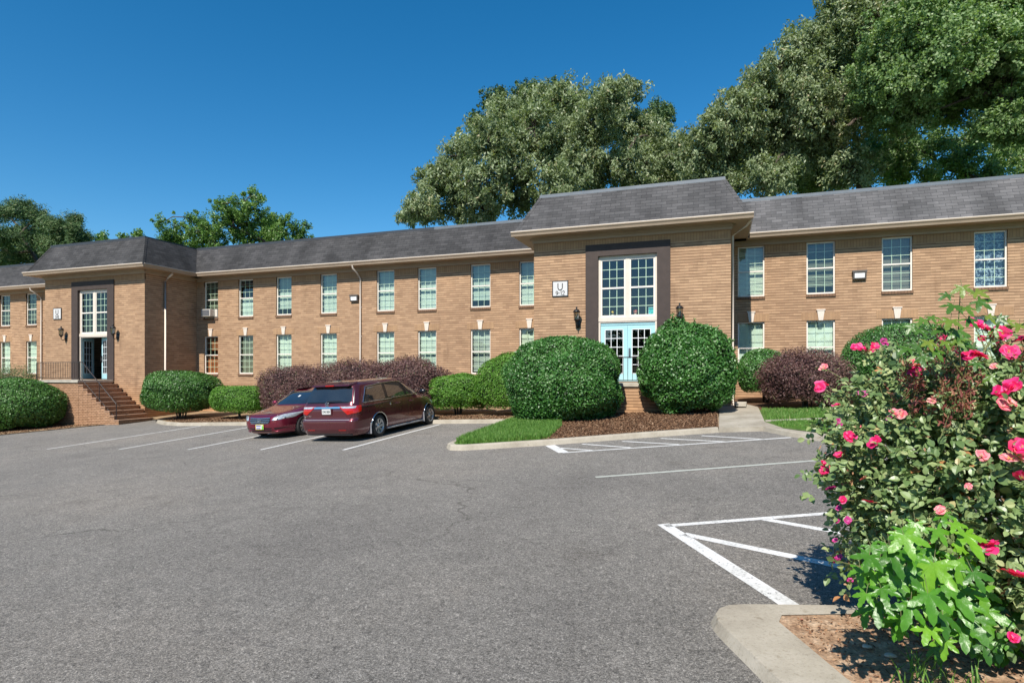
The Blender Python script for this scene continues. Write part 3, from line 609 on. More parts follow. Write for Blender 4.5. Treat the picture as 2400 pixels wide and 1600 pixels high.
# entrance windows and doors
def entry_window(i):
    d0, d1, dz0, dz1 = DO[i]; Y = YB+.10; mb = MB(); z0, z1 = 4.22, 6.515; x0, x1 = d0+.005, d1-.005; zt = z1-.10
    mb.box(x0, x0+.08, Y-.03, Y+.06, 4.23, zt); mb.box(x1-.08, x1, Y-.03, Y+.06, 4.23, zt)
    mb.box(x0, x1, Y-.03, Y+.05, zt, z1); mb.box(x0, x1, Y-.06, Y+.06, z0-.10, z0+.05)
    xc = (x0+x1)/2; mb.box(xc-.075, xc+.075, Y-.025, Y+.06, z0+.05, zt); zm = (z0+.05+zt)/2+.0
    fr = part(mb, 'entrance_window', M['cream'])
    for a, b in ((x0+.08, xc-.075), (xc+.075, x1-.08)):
        s_ = MB(); s_.box(a, a+.05, Y-.01, Y+.04, z0+.05, zt); s_.box(b-.05, b, Y-.01, Y+.04, z0+.05, zt)
        s_.box(a+.05, b-.05, Y-.01, Y+.04, zt-.06, zt); s_.box(a+.05, b-.05, Y-.01, Y+.04, z0+.05, z0+.13); s_.box(a+.05, b-.05, Y-.014, Y+.04, zm-.03, zm+.03)
        s_.build('sash', M['frame'], fr)
        g = MB(); g.quad((a+.05, Y+.02, z0+.13), (b-.05, Y+.02, z0+.13), (b-.05, Y+.02, zt-.06), (a+.05, Y+.02, zt-.06)); g.build('pane', M['glass'], fr)
        q = MB(); pane_grid(q, a+.05, b-.05, zm+.03, zt-.06, 3, 3, Y+.024, .02); pane_grid(q, a+.05, b-.05, z0+.13, zm-.03, 3, 3, Y+.024, .02); q.build('muntin_grid', M['muntin'], fr)
    return fr
def door_leaf(x0, x1, z0, z1, hinge_left, ang, Y, handle=True):
    "one glazed leaf, hinged about its outer edge, opening inwards by ang degrees"
    w_ = x1-x0; mb = MB(); st = .16; zb = z0+.28; zt = z1-.16
    mb.box(0, st, 0, .045, z0, z1); mb.box(w_-st, w_, 0, .045, z0, z1); mb.box(st, w_-st, 0, .045, z0, zb); mb.box(st, w_-st, 0, .045, zt, z1)
    if hinge_left: M4 = Matrix.Translation((x0, Y, 0)) @ Matrix.Rotation(R(ang), 4, 'Z')
    else: M4 = Matrix.Translation((x1, Y, 0)) @ Matrix.Rotation(R(-ang), 4, 'Z') @ Matrix.Translation((-w_, 0, 0))
    tr = lambda b_: [setattr(b_, 'v', [tuple(M4 @ Vector(v)) for v in b_.v])]
    tr(mb); o = part(mb, 'door', M['blue'])
    g = MB(); g.quad((st, .02, zb), (w_-st, .02, zb), (w_-st, .02, zt), (st, .02, zt)); tr(g); g.build('pane', M['glass_dark'], o)
    q = MB(); pane_grid(q, st, w_-st, zb, zt, 3, 5, -.002, .022)
    for a in ((st-.012, st+.012), (w_-st-.012, w_-st+.012)): q.box(a[0], a[1], -.008, .002, zb, zt)
    q.box(st, w_-st, -.008, .002, zt-.012, zt+.012); q.box(st, w_-st, -.008, .002, zb-.012, zb+.012); tr(q); q.build('muntin_grid', M['muntin_white'], o)
    if handle:
        k = MB(); xx = .07 if not hinge_left else w_-.07
        k.box(xx-.04, xx+.04, -.012, -.002, z0+.85, z0+1.2); k.box(xx-.015, xx+.015, -.05, -.012, z0+1.0, z0+1.03); k.box(xx-.015, xx+.015, -.062, -.05, z0+.92, z0+1.12); tr(k); k.build('handle', M['steel'], o)
    return o
for i in (0, 1):
    entry_window(i); d0, d1, dz0, dz1 = DO[i]; Y = YB+.12
    mb = MB(); mb.box(d0+.005, d0+.075, YB+.06, YB+.16, 1.92, 4.12); mb.box(d1-.075, d1-.005, YB+.06, YB+.16, 1.92, 4.12); mb.box(d0+.075, d1-.075, YB+.06, YB+.16, 4.08, 4.12)
    fr = part(mb, 'door_frame', M['cream']); xc = (d0+d1)/2
    if i == 1:
        mb = MB(); mb.box(d0+.075, d1-.075, YB+.10, YB+.16, 3.99, 4.079); part(mb, 'door_header', M['blue'])
        door_leaf(d0+.08, xc-.004, 1.94, 3.985, True, 0, Y, False); door_leaf(xc+.004, d1-.08, 1.94, 3.985, False, 0, Y, True)
    else:
        door_leaf(d0+.08, xc-.004, 1.94, 4.07, True, 112, Y, False); door_leaf(xc+.004, d1-.08, 1.94, 4.07, False, 18, Y, True)
# flowers and a teal picture standing inside the right entrance window
def bouquet(x, z, cmat, name, label, r=.06, n=26):
    o = empty(name, (x, YB+.26, z), label, 'flower'); p = rdir(n)*r*.8+np.array([0, 0, .16]); V, F = leaves(p, p-np.array([0, 0, .16]), .05, .04)
    mesh_np('petals', V, F, M[cmat], o, lv=rng.random(n)); mb = MB(); mb.tube([(0, 0, .02), (.01, 0, .14)], .006, 5)
    mb.build('stem', M['cane'], o); mb = MB(); mb.lathe([(0, 0), (.035, 0), (.05, .07), (.045, .075), (0, .06)], n=12); mb.build('pot', M['cream'], o)
mb = MB(); mb.box(DO[1][0]+.02, DO[1][1]-.02, YB+.165, YB+.36, 4.28, 4.31); part(mb, 'inner_sill', M['cream'])
bouquet(-3.78, 4.315, 'stamen', 'potted_flower', 'small yellow potted flower inside the left half of the entrance window'); bouquet(-2.95, 4.315, 'petal_old', 'potted_flower', 'salmon potted flower inside the right half of the entrance window', .09, 40)
mb = MB(); mb.box(-.12, .12, -.01, .01, 0, .3); mb.box(-.1, .1, -.014, -.01, .02, .28, 1)
tag(mb.build('picture_frame', [M['blue'], simple('teal_picture', (.05, .42, .45), .5, .5, 14.)]), 'small teal picture leaning inside the entrance window corner', 'picture').location = (-2.36, YB+.25, 4.31)

# roof
mb = MB()
GE, GR, HR = 7.5, .8, 9.0
def eave(b): return (b[0]-.6, b[1]+.6)
S = []
eL, eR = eave(BL), eave(BR); yE, yR = YM-.6, YM+.2; bE, bR = YB-.6, YB+.2
def slope(a, b, c, d_):
    x = (a[0]+b[0])/2; mb.add([a, b, c, d_], [(0, 1, 2, 3)], 0 if x < -8 else 1 if x < 1 else 2)
for a, b in ((XL-.6, eL[0]), (eL[1], eR[0]), (eR[1], XR+.6)):
    la = a+.8 if a == XL-.6 else a-.8; lb = b-.8 if b == XR+.6 else b+.8
    slope((a, yE, GE), (b, yE, GE), (lb, yR, HR), (la, yR, HR))
for e in (eL, eR):
    slope((e[0], bE, GE), (e[1], bE, GE), (e[1]-.8, bR, HR), (e[0]+.8, bR, HR))
    slope((e[1], bE, GE), (e[1], yE, GE), (e[1]-.8, yR, HR), (e[1]-.8, bR, HR)); slope((e[0], yE, GE), (e[0], bE, GE), (e[0]+.8, bR, HR), (e[0]+.8, yR, HR))
slope((XR+.6, yE, GE), (XR+.6, YBK+.6, GE), (XR-.2, YBK-.2, HR), (XR-.2, yR, HR)); slope((XL-.6, YBK+.6, GE), (XL-.6, yE, GE), (XL+.2, yR, HR), (XL+.2, YBK-.2, HR)); slope((XR+.6, YBK+.6, GE), (XL-.6, YBK+.6, GE), (XL+.2, YBK-.2, HR), (XR-.2, YBK-.2, HR))
roof = part(mb, 'roof', [M['shingle'], M['shingle_mid'], M['shingle_light']])
mb = MB(); mb.quad((XL+.2, yR, HR-.05), (XR-.2, yR, HR-.05), (XR-.2, YBK-.2, HR-.05), (XL+.2, YBK-.2, HR-.05))
for e in (eL, eR): mb.quad((e[0]+.8, bR, HR-.05), (e[1]-.8, bR, HR-.05), (e[1]-.8, yR, HR-.05), (e[0]+.8, yR, HR-.05))
mb.build('flat_roof', M['flatroof'], roof)
# hip caps: overlapped shingle strips on the bay hips
for e in (eL, eR):
    for sx, x0 in ((1, e[0]), (-1, e[1])):
        mb = MB()
        p0 = Vector((x0, bE, GE)); p1 = Vector((x0+sx*.8, bR, HR)); n1 = Vector((0, -.88, .47)); n2 = Vector((-sx*.88, 0, .47)); cdir = (n1+n2).normalized()
        for k in range(12):
            a = p0.lerp(p1, k/12); b = p0.lerp(p1, (k+1.15)/12) if k < 11 else p1; up = cdir*.018
            t1 = Vector((sx, 0, 0))*.13; t2 = Vector((0, 1, 0))*.13
            mb.add([a+up, b+up*.5, b+t1+n1*.006, a+t1+n1*.014], [(0, 3, 2, 1) if sx > 0 else (0, 1, 2, 3)]); mb.add([a+up, b+up*.5, b+t2+n2*.006, a+t2+n2*.014], [(0, 1, 2, 3) if sx > 0 else (0, 3, 2, 1)])
        mb.build('hip_shingles', M['shingle' if e is eL else 'shingle_mid'], roof)
def coping(mb, x0, x1, y):  mb.box(x0, x1, y-.05, y+.12, HR-.085, HR+.035)
mb = MB(); coping(mb, eR[0]+.78, eR[1]-.78, bR); coping(mb, eR[1]-.85+.08, XR-.2, yR); coping(mb, -12.6, eR[0]+.75, yR)
for x in (eR[0]+.78, eR[1]-.90): mb.box(x, x+.12, bR+.12, yR-.05, HR-.085, HR+.032)
part(mb, 'coping', M['coping'])
mb = MB(); coping(mb, eL[0]+.78, eL[1]-.78, bR); coping(mb, eL[1]-.77, -12.6, yR); coping(mb, XL, eL[0]+.77, yR); 
for x in (eL[0]+.78, eL[1]-.90): mb.box(x, x+.12, bR+.12, yR-.05, HR-.085, HR+.032)
mb.box(-16., -9., yR+.3, yR+.6, HR-.03, HR+.12)
part(mb, 'coping', M['coping_dark'])
# soffit, frieze, gutters
mb = MB(); zs = 7.34
def runs():
    yield ('y', XL-.6, eL[0]-0, yE, YM); yield ('y', eL[1], eR[0], yE, YM); yield ('y', eR[1], XR+.6, yE, YM)
    for e in (eL, eR): yield ('y', e[0], e[1], bE, YB)
for _, a, b, ye, yw in runs(): mb.box(a, b, ye+.02, yw+.05, zs, zs+.03)
for e, bb in ((eL, BL), (eR, BR)):
    mb.box(e[0]+.02, bb[0], YB+.052, yE+.018, zs, zs+.03); mb.box(bb[1], e[1]-.02, YB+.052, yE+.018, zs, zs+.03)
part(mb, 'soffit', M['tan'])
mb = MB()
def frz(x0, x1, Y): mb.box(x0, x1, Y-.05, Y+.01, 7.16, 7.339); mb.box(x0, x1, Y-.10, Y-.052, 7.25, 7.338); mb.box(x0, x1, Y-.16, Y-.102, 7.29, 7.337)
for a, b in ((XL, BL[0]-.052), (BL[1]+.052, BR[0]-.052), (BR[1]+.052, XR)): frz(a, b, YM)
for a, b in (BL, BR):
    frz(a-.05, b+.05, YB)
    for sx, x in ((-1, a), (1, b)):
        for o0, o1, z0 in ((0, .05, 7.16), (.052, .10, 7.25), (.102, .16, 7.29)):
            xa, xb = sorted((x+sx*o0, x+sx*o1)); mb.box(xa, xb, YB+.012, YM-.17, z0, 7.338)
part(mb, 'frieze', M['tan'])
mb = MB()
def gut(x0, x1, y):
    mb.box(x0, x1, y-.105, y-.085, 7.50, 7.527)
    pr = [(y-.102, 7.50), (y-.098, 7.47), (y-.06, 7.42), (y-.035, 7.345), (y+.018, 7.345), (y+.018, 7.50)]
    mb.add([(x0, *q) for q in pr]+[(x1, *q) for q in pr], [(i, (i+1) % 6, 6+(i+1) % 6, 6+i) for i in range(6)]+[(5, 4, 3, 2, 1, 0), (6, 7, 8, 9, 10, 11)], 1)
for a, b in ((XL-.6, eL[0]-.0), (eL[1]+.102, eR[0]-.102), (eR[1]+.102, XR+.6)): gut(a, b, yE)
for e in (eL, eR):
    gut(e[0]-.1, e[1]+.1, bE)
    for sx, x in ((-1, e[0]), (1, e[1])):
        xa, xb = sorted((x+sx*.105, x+sx*.085)); mb.box(xa, xb, bE+.02, yE+.02, 7.50, 7.526)
        pr = [(x+sx*.102, 7.499), (x+sx*.098, 7.47), (x+sx*.06, 7.42), (x+sx*.035, 7.345), (x-sx*.018, 7.345), (x-sx*.018, 7.499)]
        mb.add([(q[0], bE+.02, q[1]) for q in pr]+[(q[0], yE+.02, q[1]) for q in pr], [(i, (i+1) % 6, 6+(i+1) % 6, 6+i) for i in range(6)]+[(5, 4, 3, 2, 1, 0), (6, 7, 8, 9, 10, 11)], 1)
part(mb, 'gutter', [M['cream'], M['tan']])  # tan body below the cream lip carries the underside's shade in its colour
def downspout(x, y0, yw, zb, dx=0, dy=-1, side=False):
    mb = MB(); t = .04
    if not side:
        mb.tube([(x, y0, 7.36), (x, y0, 7.22), (x+.05, (y0+yw)/2, 7.02), (x+.06, yw-.06, 6.80), (x+.06, yw-.06, 5.0), (x+.05, yw-.06, zb)], .042, 8)
        mb.box(x+.0, x+.12, yw-.02, yw+.0, 5.4, 5.44); mb.box(x+.0, x+.12, yw-.02, yw, 4.0, 4.04)
    else:
        mb.tube([(x+.55, y0, 7.36), (x+.55, y0, 7.25), (x+.25, y0, 7.08), (x+.06, y0, 6.85), (x+.06, y0, zb)], .048, 8)
        mb.box(x, x+.02, y0-.08, y0+.08, 5.4, 5.44)
    part(mb, 'downspout', M['cream'])
downspout(-16.52, yE-.03, YM, 1.0); downspout(-39.1, yE-.03, YM, .2); downspout(BL[1], 22.9, 0, .8, side=True)
mb = MB(); mb.tube([(BR[1]+.62, YB-.3, 7.36), (BR[1]+.5, YB-.1, 7.22), (BR[1]+.06, YB+.35, 7.0), (BR[1]+.06, YB+.35, 1.25), (BR[1]+.12, YB+.1, 1.08)], .042, 8); part(mb, 'downspout', M['cream'])
sb = MB(); x, y = .62, 21.65; z = gz(x, y)+.13
sb.add([(x-.16, y-.62, z), (x+.16, y-.62, z), (x+.2, y, z), (x-.2, y, z), (x-.16, y-.62, z+.07), (x+.16, y-.62, z+.07), (x+.2, y, z+.14), (x-.2, y, z+.14), (x-.1, y-.62, z+.03), (x+.1, y-.62, z+.03), (x+.12, y-.06, z+.09), (x-.12, y-.06, z+.09)],
       [(0, 1, 9, 8), (0, 8, 4), (1, 5, 9), (0, 4, 7, 3), (1, 2, 6, 5), (2, 3, 7, 6), (4, 8, 11, 7), (5, 6, 10, 9), (7, 11, 10, 6), (8, 9, 10, 11), (0, 3, 2, 1)])
tag(sb.build('splash_block', M['slab'], bevel=.01), 'tilted concrete splash block under the right corner downspout', 'splash block')

# entrance steps, landings and railings
def steps(i, nr, label, railfront, landw, groundz):
    a, b = (BL, BR)[i]; cx = (a+b)/2; lx0, lx1 = cx-1.52, cx+1.47; y0, y1 = 20.0, YB-.052; zt = 1.90
    st = empty('entrance_steps', (lx1, y0, groundz), label, 'steps'); off = -Vector((lx1, y0, groundz))
    def P(mb, name, mat, bevel=0): o = mb.build(name, mat, st, bevel=bevel); o.location = off; return o
    mb = MB(); mb.box(lx0, lx1, y0+.04, y1, -2, zt-.12); P(mb, 'landing_base', M['brick_red' if i == 0 else 'brick'])
    mb = MB(); mb.box(lx0-.05, lx1+.04, y0-.02, y1, zt-.118, zt); P(mb, 'landing_slab', M['slab'], .008)
    rise = (zt-groundz)/nr; x = lx1+.042
    for k in range(nr-1):
        z = zt-rise*(k+1); mb = MB(); mb.box(x, x+.30, y0+.02, y1, -2.5, z-.055); mb.box(x-.0, x+.33, y0-.01, y1-.002, z-.053, z, 1)
        P(mb, 'step', [M['brick_red'], M['stepbrick']]); x += .292
    # railing
    rl = empty('railing', (lx1, y0, zt), railfront, 'railing'); ro = -Vector((lx1, y0, zt)); yr = y0+.1
    def Q(mb, name): o = mb.build(name, M['rail'], rl); o.location = ro; return o
    mb = MB(); mb.box(lx0, lx1, yr-.02, yr+.02, zt+.84, zt+.875); Q(mb, 'top_rail'); mb = MB(); mb.box(lx0, lx1, yr-.012, yr+.012, zt+.08, zt+.105); Q(mb, 'bottom_rail')
    n = 25 if i == 0 else 20
    for k in range(n+1):
        xx = lx0+(lx1-lx0)*k/n
        if k in (0, n): mb = MB(); mb.box(xx-.02, xx+.02, yr-.021, yr+.021, zt-.0, zt+.839); Q(mb, 'post')
        else: mb = MB(); mb.box(xx-.007, xx+.007, yr-.007, yr+.007, zt+.106, zt+.839); Q(mb, 'baluster')
    xe = x-.25; ze = groundz+.85; mb = MB(); mb.tube([(lx1, yr, zt+.87), (lx1+.18, yr, zt+.86), (xe, yr, ze+.08)], .022, 8); Q(mb, 'handrail')
    mb = MB(); mb.tube([(lx1+.05, yr, zt+.12), (xe, yr, groundz+.22)], .014, 6); Q(mb, 'lower_rail')
    mb = MB(); mb.tube([(xe, yr, ze+.08), (xe, yr, groundz-.05)], .022, 8); Q(mb, 'post')
    mb = MB(); xm = (lx1+xe)/2+.1; mb.tube([(xm, yr, (zt+ze)/2+.45), (xm, yr, (zt+groundz)/2-.1)], .018, 8); Q(mb, 'post')
    # the wall-side corner post and its short return at the landing end
M['stepbrick'] = brickmat('step_brick', (.42, .25, .16), (.34, .19, .12), (.34, .27, .2), bw=.1, rh=.5, ms=.008, squash=True)
steps(0, 10, 'ten brick steps going down from the left entrance landing', 'dark iron railing with long sloping handrail on the left entrance steps', 3, -.13)
steps(1, 6, 'short brick steps and landing behind the two round bushes', 'dark iron railing on the right entrance landing between the round bushes', 3, .86)

# signs, lanterns, floodlights, air conditioner
def text_mesh(txt, size, x, z, y, parent, mat, name, align='CENTER', ex=.002, off=0., sx=1.):
    c = bpy.data.curves.new(name, 'FONT'); c.body = txt; c.size = size; c.align_x = align; c.align_y = 'CENTER'; c.extrude = ex; c.offset = off
    o = bpy.data.objects.new(name, c); col.objects.link(o); bpy.context.view_layer.update()
    me = bpy.data.meshes.new_from_object(o); bpy.data.objects.remove(o); me.materials.clear(); me.materials.append(mat)
    q = bpy.data.objects.new(name, me); col.objects.link(q); q.parent = parent; q.rotation_euler = (R(90), 0, 0); q.location = (x, y, z); q.scale = (sx, 1, 1); CH.setdefault(parent.name, []).append(q); return q
def sign(x, z, small, label):
    s_ = empty('building_sign', (x, YB-.002, z), label, 'sign'); mb = MB(); mb.box(-.31, .31, -.03, 0, -.3, .3); mb.build('border', M['inkblk'], s_)
    mb = MB(); mb.box(-.275, .275, -.034, -.0305, -.265, .265); mb.build('panel', M['white_panel'], s_)
    def glyph(pts, cx, cz, h, r, name):
        mb = MB(); mb.tube([(cx+px_*h, -.036, cz+pz_*h) for px_, pz_ in pts], r, 6); mb.build(name, M['inkblk'], s_)
    arc = lambda x0, z0, rx, rz, a0, a1, n=12: [(x0+rx*math.cos(R(a0+(a1-a0)*i/n)), z0+rz*math.sin(R(a0+(a1-a0)*i/n))) for i in range(n+1)]
    G = {'U': [(-.34, .5), (-.34, -.12)]+arc(0, -.12, .34, .38, 180, 360)+[(.34, .5)], '9': arc(0, .2, .24, .3, 0, 360)+[(.24, .2), (.2, -.25), (-.08, -.5)], '-': [(-.16, 0), (.16, 0)],
         '1': [(-.12, .34), (.03, .5), (.03, -.5)], '2': arc(0, .22, .25, .28, 170, -35)+[(-.27, -.48), (.29, -.48)], '5': [(.22, .48), (-.16, .48), (-.2, .08)]+arc(-.02, -.17, .26, .32, 100, -150), '8': arc(0, .26, .2, .24, -90, 270)+arc(0, -.24, .25, .26, 90, -270)}
    glyph(G['U'], 0, .075, .25, .017, 'letter')
    wds = [.6 if ch != '-' else .5 for ch in small]; x_ = -sum(wds)*.5*.15
    for ch, wd_ in zip(small, wds): glyph(G[ch], x_+wd_*.075, -.165, .15, .0125, 'number'); x_ += wd_*.15
sign(-5.70, 5.40, '9-12', 'white square sign reading U 9-12 beside the right entrance'); sign(-32.98, 5.36, '5-8', 'white square sign reading U 5-8 beside the left entrance')
def lantern():
    L_ = empty('wall_lantern'); mb = MB()
    mb.lathe([(0, -.035), (.05, -.035), (.075, -.02), (.085, 0)], (0, 0, -.12), 16, axis='y'); 
    mb.v = [(x, y, (z+.12)*1.7-.12) for x, y, z in mb.v]; mb.build('wall_plate', M['black'], L_)
    mb = MB(); mb.tube([(0, -.03, -.12), (0, -.08, -.2), (0, -.15, -.22), (0, -.2, -.17), (0, -.2, -.08)], .013, 8); mb.build('arm', M['black'], L_)
    mb = MB(); mb.lathe([(0, -.09), (.03, -.09), (.05, -.05), (.085, -.02), (.085, 0), (0, 0)], (0, -.2, 0), 8, smooth=False); mb.build('base', M['black'], L_)
    mb = MB(); 
    for k in range(6):
        a = math.pi*k/3; mb.tube([(.07*math.cos(a), -.2+.07*math.sin(a), 0), (.085*math.cos(a), -.2+.085*math.sin(a), .2)], .007, 4)
    mb.build('cage', M['black'], L_)
    mb = MB(); mb.lathe([(.06, .002), (.075, .198)], (0, -.2, 0), 6, smooth=False); mb.build('glass', M['lampglass'], L_)
    mb = MB(); mb.lathe([(.075, .2), (.115, .205), (.10, .235), (.06, .28), (.02, .3), (.02, .32), (.03, .335), (.012, .36), (0, .375)], (0, -.2, 0), 12); mb.build('cap', M['black'], L_)
    return L_
M['lampglass'] = glassmat('lantern_glass', (.75, .72, .62), 1.5, .2)
l0 = lantern(); lp = [(-5.02, 'left wall lantern at the right entrance, under the U 9-12 sign'), (-1.36, 'right wall lantern at the right entrance, above the taller round bush'), (-32.35, 'left wall lantern at the left entrance, below the U 5-8 sign'), (-28.62, 'wall lantern right of the open left entrance doors')]
for k, (x, lb) in enumerate(lp):
    o = l0 if k == 0 else copy_tree(l0); o.location = (x, YB-.001, 4.22); o.scale = (1.25, 1.25, 1.25); tag(o, lb, 'lantern', 'black wall lanterns beside the entrances')
def flood():
    f_ = empty('floodlight'); mb = MB(); mb.box(-.2, .2, -.04, 0, -.12, .12); mb.box(-.24, .24, -.16, -.042, .10, .16)
    vs = [(-.22, -.15, .1), (.22, -.15, .1), (.22, -.10, -.16), (-.22, -.10, -.16), (-.22, -.02, .1), (.22, -.02, .1), (.22, -.02, -.16), (-.22, -.02, -.16)]
    mb.add(vs, [(3, 2, 6, 7), (0, 4, 5, 1), (0, 3, 7, 4), (1, 5, 6, 2), (4, 7, 6, 5)]); mb.add([(-.22, -.15, .1), (-.22, -.10, -.16), (-.16, -.12, -.11), (-.16, -.14, .06), (.22, -.15, .1), (.22, -.10, -.16), (.16, -.12, -.11), (.16, -.14, .06)], [(0, 1, 2, 3), (4, 7, 6, 5), (0, 3, 7, 4), (1, 5, 6, 2)])
    mb.build('housing', M['floodbody'], f_)
    mb = MB(); mb.quad((-.16, -.12, -.11), (.16, -.12, -.11), (.16, -.14, .06), (-.16, -.14, .06)); mb.build('lens', M['white'], f_); return f_
M['floodbody'] = simple('bronze_metal', (.10, .085, .075), .5)
f0 = flood(); f0.location = (-16.8, YM-.001, 5.87); tag(f0, 'bronze floodlight left of the middle downspout', 'floodlight', 'floodlights on the brick wall')
f1 = copy_tree(f0); f1.location = (4.78, YM-.001, 5.82); tag(f1, 'bronze floodlight on the right wing between two upper windows', 'floodlight', 'floodlights on the brick wall')
ac = empty('window_air_conditioner', (-25.83, YM, 5.25), 'boxy beige air conditioner sticking out of the leftmost upper window of the middle wing', 'air conditioner')
mb = MB(); mb.box(-.30, .30, -.34, .06, 0, .38); mb.build('case', M['ac'], ac, bevel=.015)
mb = MB(); mb.box(-.26, .26, -.346, -.341, .03, .35)
for k in range(9): z = .05+k*.034; mb.box(-.25, .25, -.356, -.347, z, z+.012)
mb.build('grille', simple('grey_grille', (.16, .16, .17), .6), ac)
for a_, b_ in ((-.47, -.302), (.302, .47)): mb = MB(); mb.box(a_, b_, -.02, .05, 0, .4); mb.build('side_panel', M['ac'], ac)

# ------------------------------------------------------------------ vehicles
def paint(name, c, rough=.28):
    m, nt, b = newmat(name); b.inputs['Base Color'].default_value = (*c, 1); b.inputs['Metallic'].default_value = .55; b.inputs['Roughness'].default_value = rough
    b.inputs['Coat Weight'].default_value = 1; b.inputs['Coat Roughness'].default_value = .03
    n = noise(nt, 3., 4); nt.links.new(ramp(nt, n, [(.35, (rough*.9,)*3), (.7, (rough*1.25,)*3)]), b.inputs['Roughness'])
    return m
M['maroon'] = paint('dark_maroon_car_paint', (.115, .022, .030)); M['burgundy'] = paint('burgundy_car_paint', (.20, .014, .036))
M['autoglass'] = glassmat('tinted_car_glass', (.10, .115, .12), 1.5, .06)
M['blackgloss'] = simple('gloss_black_trim', (.012, .012, .014), .2, .05)
M['chrome'] = simple('chrome', (.72, .73, .75), .12, .03, 5., metal=1.)
M['alloy'] = simple('silver_alloy', (.55, .55, .55), .32, .05, 5., metal=.7)
M['rubber'] = simple('tyre_rubber', (.022, .021, .02), .85, .2, 9.)
M['redlens'] = simple('red_lens', (.42, .008, .006), .15, .1, 9., coat=.6)
M['clearlens'] = simple('clear_lens', (.62, .64, .62), .15, .25, 22., metal=.5, coat=1.)
M['amber'] = simple('amber_reflector', (.6, .07, .02), .3)
M['plastic'] = simple('dark_grey_plastic', (.03, .03, .032), .6)
M['silverplastic'] = simple('silver_plastic', (.42, .41, .42), .4, .05, 5., metal=.3)
class Body:
    def __init__(s, xf, xr, W, nf, nr): s.xf, s.xr, s.W_, s.nf, s.nr = xf, xr, W, nf, nr
    def F(s, z): return np.interp(z, [p[0] for p in s.xf], [p[1] for p in s.xf])
    def B(s, z): return np.interp(z, [p[0] for p in s.xr], [p[1] for p in s.xr])
    def W(s, z): return np.interp(z, [p[0] for p in s.W_], [p[1] for p in s.W_])
    def side(s, x, z, sgn=1):
        a, n = (s.F(z), s.nf) if x >= 0 else (-s.B(z), s.nr); q = min(1, abs(x)/max(a, 1e-3)); return sgn*s.W(z)*(1-q**n)**(1/n)
    def front(s, y, z): return s.F(z)*(1-min(1, abs(y)/s.W(z))**s.nf)**(1/s.nf)
    def rear(s, y, z): return s.B(z)*(1-min(1, abs(y)/s.W(z))**s.nr)**(1/s.nr)
    def ring(s, z, N):
        f, b, W = s.F(z), -s.B(z), s.W(z); t = np.linspace(0, np.pi/2, 700)
        cf, sf = np.cos(t)**(2/s.nf), np.sin(t)**(2/s.nf); cr, sr = np.cos(t)**(2/s.nr), np.sin(t)**(2/s.nr)
        L = np.concatenate([np.stack([f*cf, W*sf], 1), np.stack([-b*cr, W*sr], 1)[::-1][1:]])
        d = np.concatenate([[0], np.cumsum(np.linalg.norm(np.diff(L, axis=0), axis=1))]); u = np.linspace(0, d[-1], N//2+1)
        H = np.stack([np.interp(u, d, L[:, 0]), np.interp(u, d, L[:, 1])], 1)
        return np.concatenate([H, H[1:-1][::-1]*[1, -1]])
def car_body(B, zs, wheels, parent, mat, rW=.41, N=220, name='body', zw=.33):
    rows = [B.ring(z, N) for z in zs]; n = len(rows[0]); V = np.array([[x, y, z] for z, r in zip(zs, rows) for x, y in r])
    fs = []
    for i in range(len(zs)-1):
        for j in range(n):
            q = (i*n+j, i*n+(j+1) % n, (i+1)*n+(j+1) % n, (i+1)*n+j); c = V[list(q)].mean(0)
            if abs(c[1]) > .55 and any(math.hypot(c[0]-w_, c[2]-zw) < rW for w_ in wheels): continue
            fs.append(q)
    used = {i for f in fs for i in f}
    for i in used:
        x, y, z = V[i]
        if abs(y) > .55:
            for w_ in wheels:
                r = math.hypot(x-w_, z-zw)
                if r < rW+.001 and r > .05: k = rW/r; V[i] = (w_+(x-w_)*k, y, zw+(z-zw)*k)
    mb = MB(); mb.add([tuple(v) for v in V], fs, 0, True); k = len(zs)-1
    mb.add([tuple(v) for v in V[k*n:]], [tuple(range(n))], 0, True)
    o = mb.build(name, mat, parent); 
    # drop the stray vertices the wheel arches leave
    import bmesh
    bm = bmesh.new(); bm.from_mesh(o.data); bmesh.ops.delete(bm, geom=[v for v in bm.verts if not v.link_faces], context='VERTS'); bmesh.ops.remove_doubles(bm, verts=bm.verts, dist=.0008); bm.to_mesh(o.data); bm.free()
    return o
def patch(B, poly, where, off, mb, mi=0, sgn=1, nu=14, nv=10):
    "fill a convex polygon given in (x,z) or (y,z) with a grid that follows the body"
    zs = np.linspace(min(p[1] for p in poly)+1e-4, max(p[1] for p in poly)-1e-4, nv+1); V = []
    for z in zs:
        xs = []
        for (a, b), (c, d_) in zip(poly, poly[1:]+poly[:1]):
            if (b-z)*(d_-z) <= 0 and abs(b-d_) > 1e-9: xs.append(a+(c-a)*(z-b)/(d_-b))
        lo, hi = min(xs), max(xs)
        for u in np.linspace(lo, hi, nu+1):
            if where == 'side': V.append((u, B.side(u, z, sgn)+sgn*off, z+off*.3))
            elif where == 'front': x = B.front(u, z); V.append((x+off, u*(1+off*.3), z+off*.6))
            else: x = B.rear(u, z); V.append((x-off, u*(1+off*.3), z+off*.4))
    F = []; k = nu+1
    for i in range(nv):
        for j in range(nu):
            q = (i*k+j, i*k+j+1, (i+1)*k+j+1, (i+1)*k+j)
            flip = (where == 'side' and sgn > 0) or where == 'rear'
            F.append(q[::-1] if flip else q)
    mb.add(V, F, mi, True)
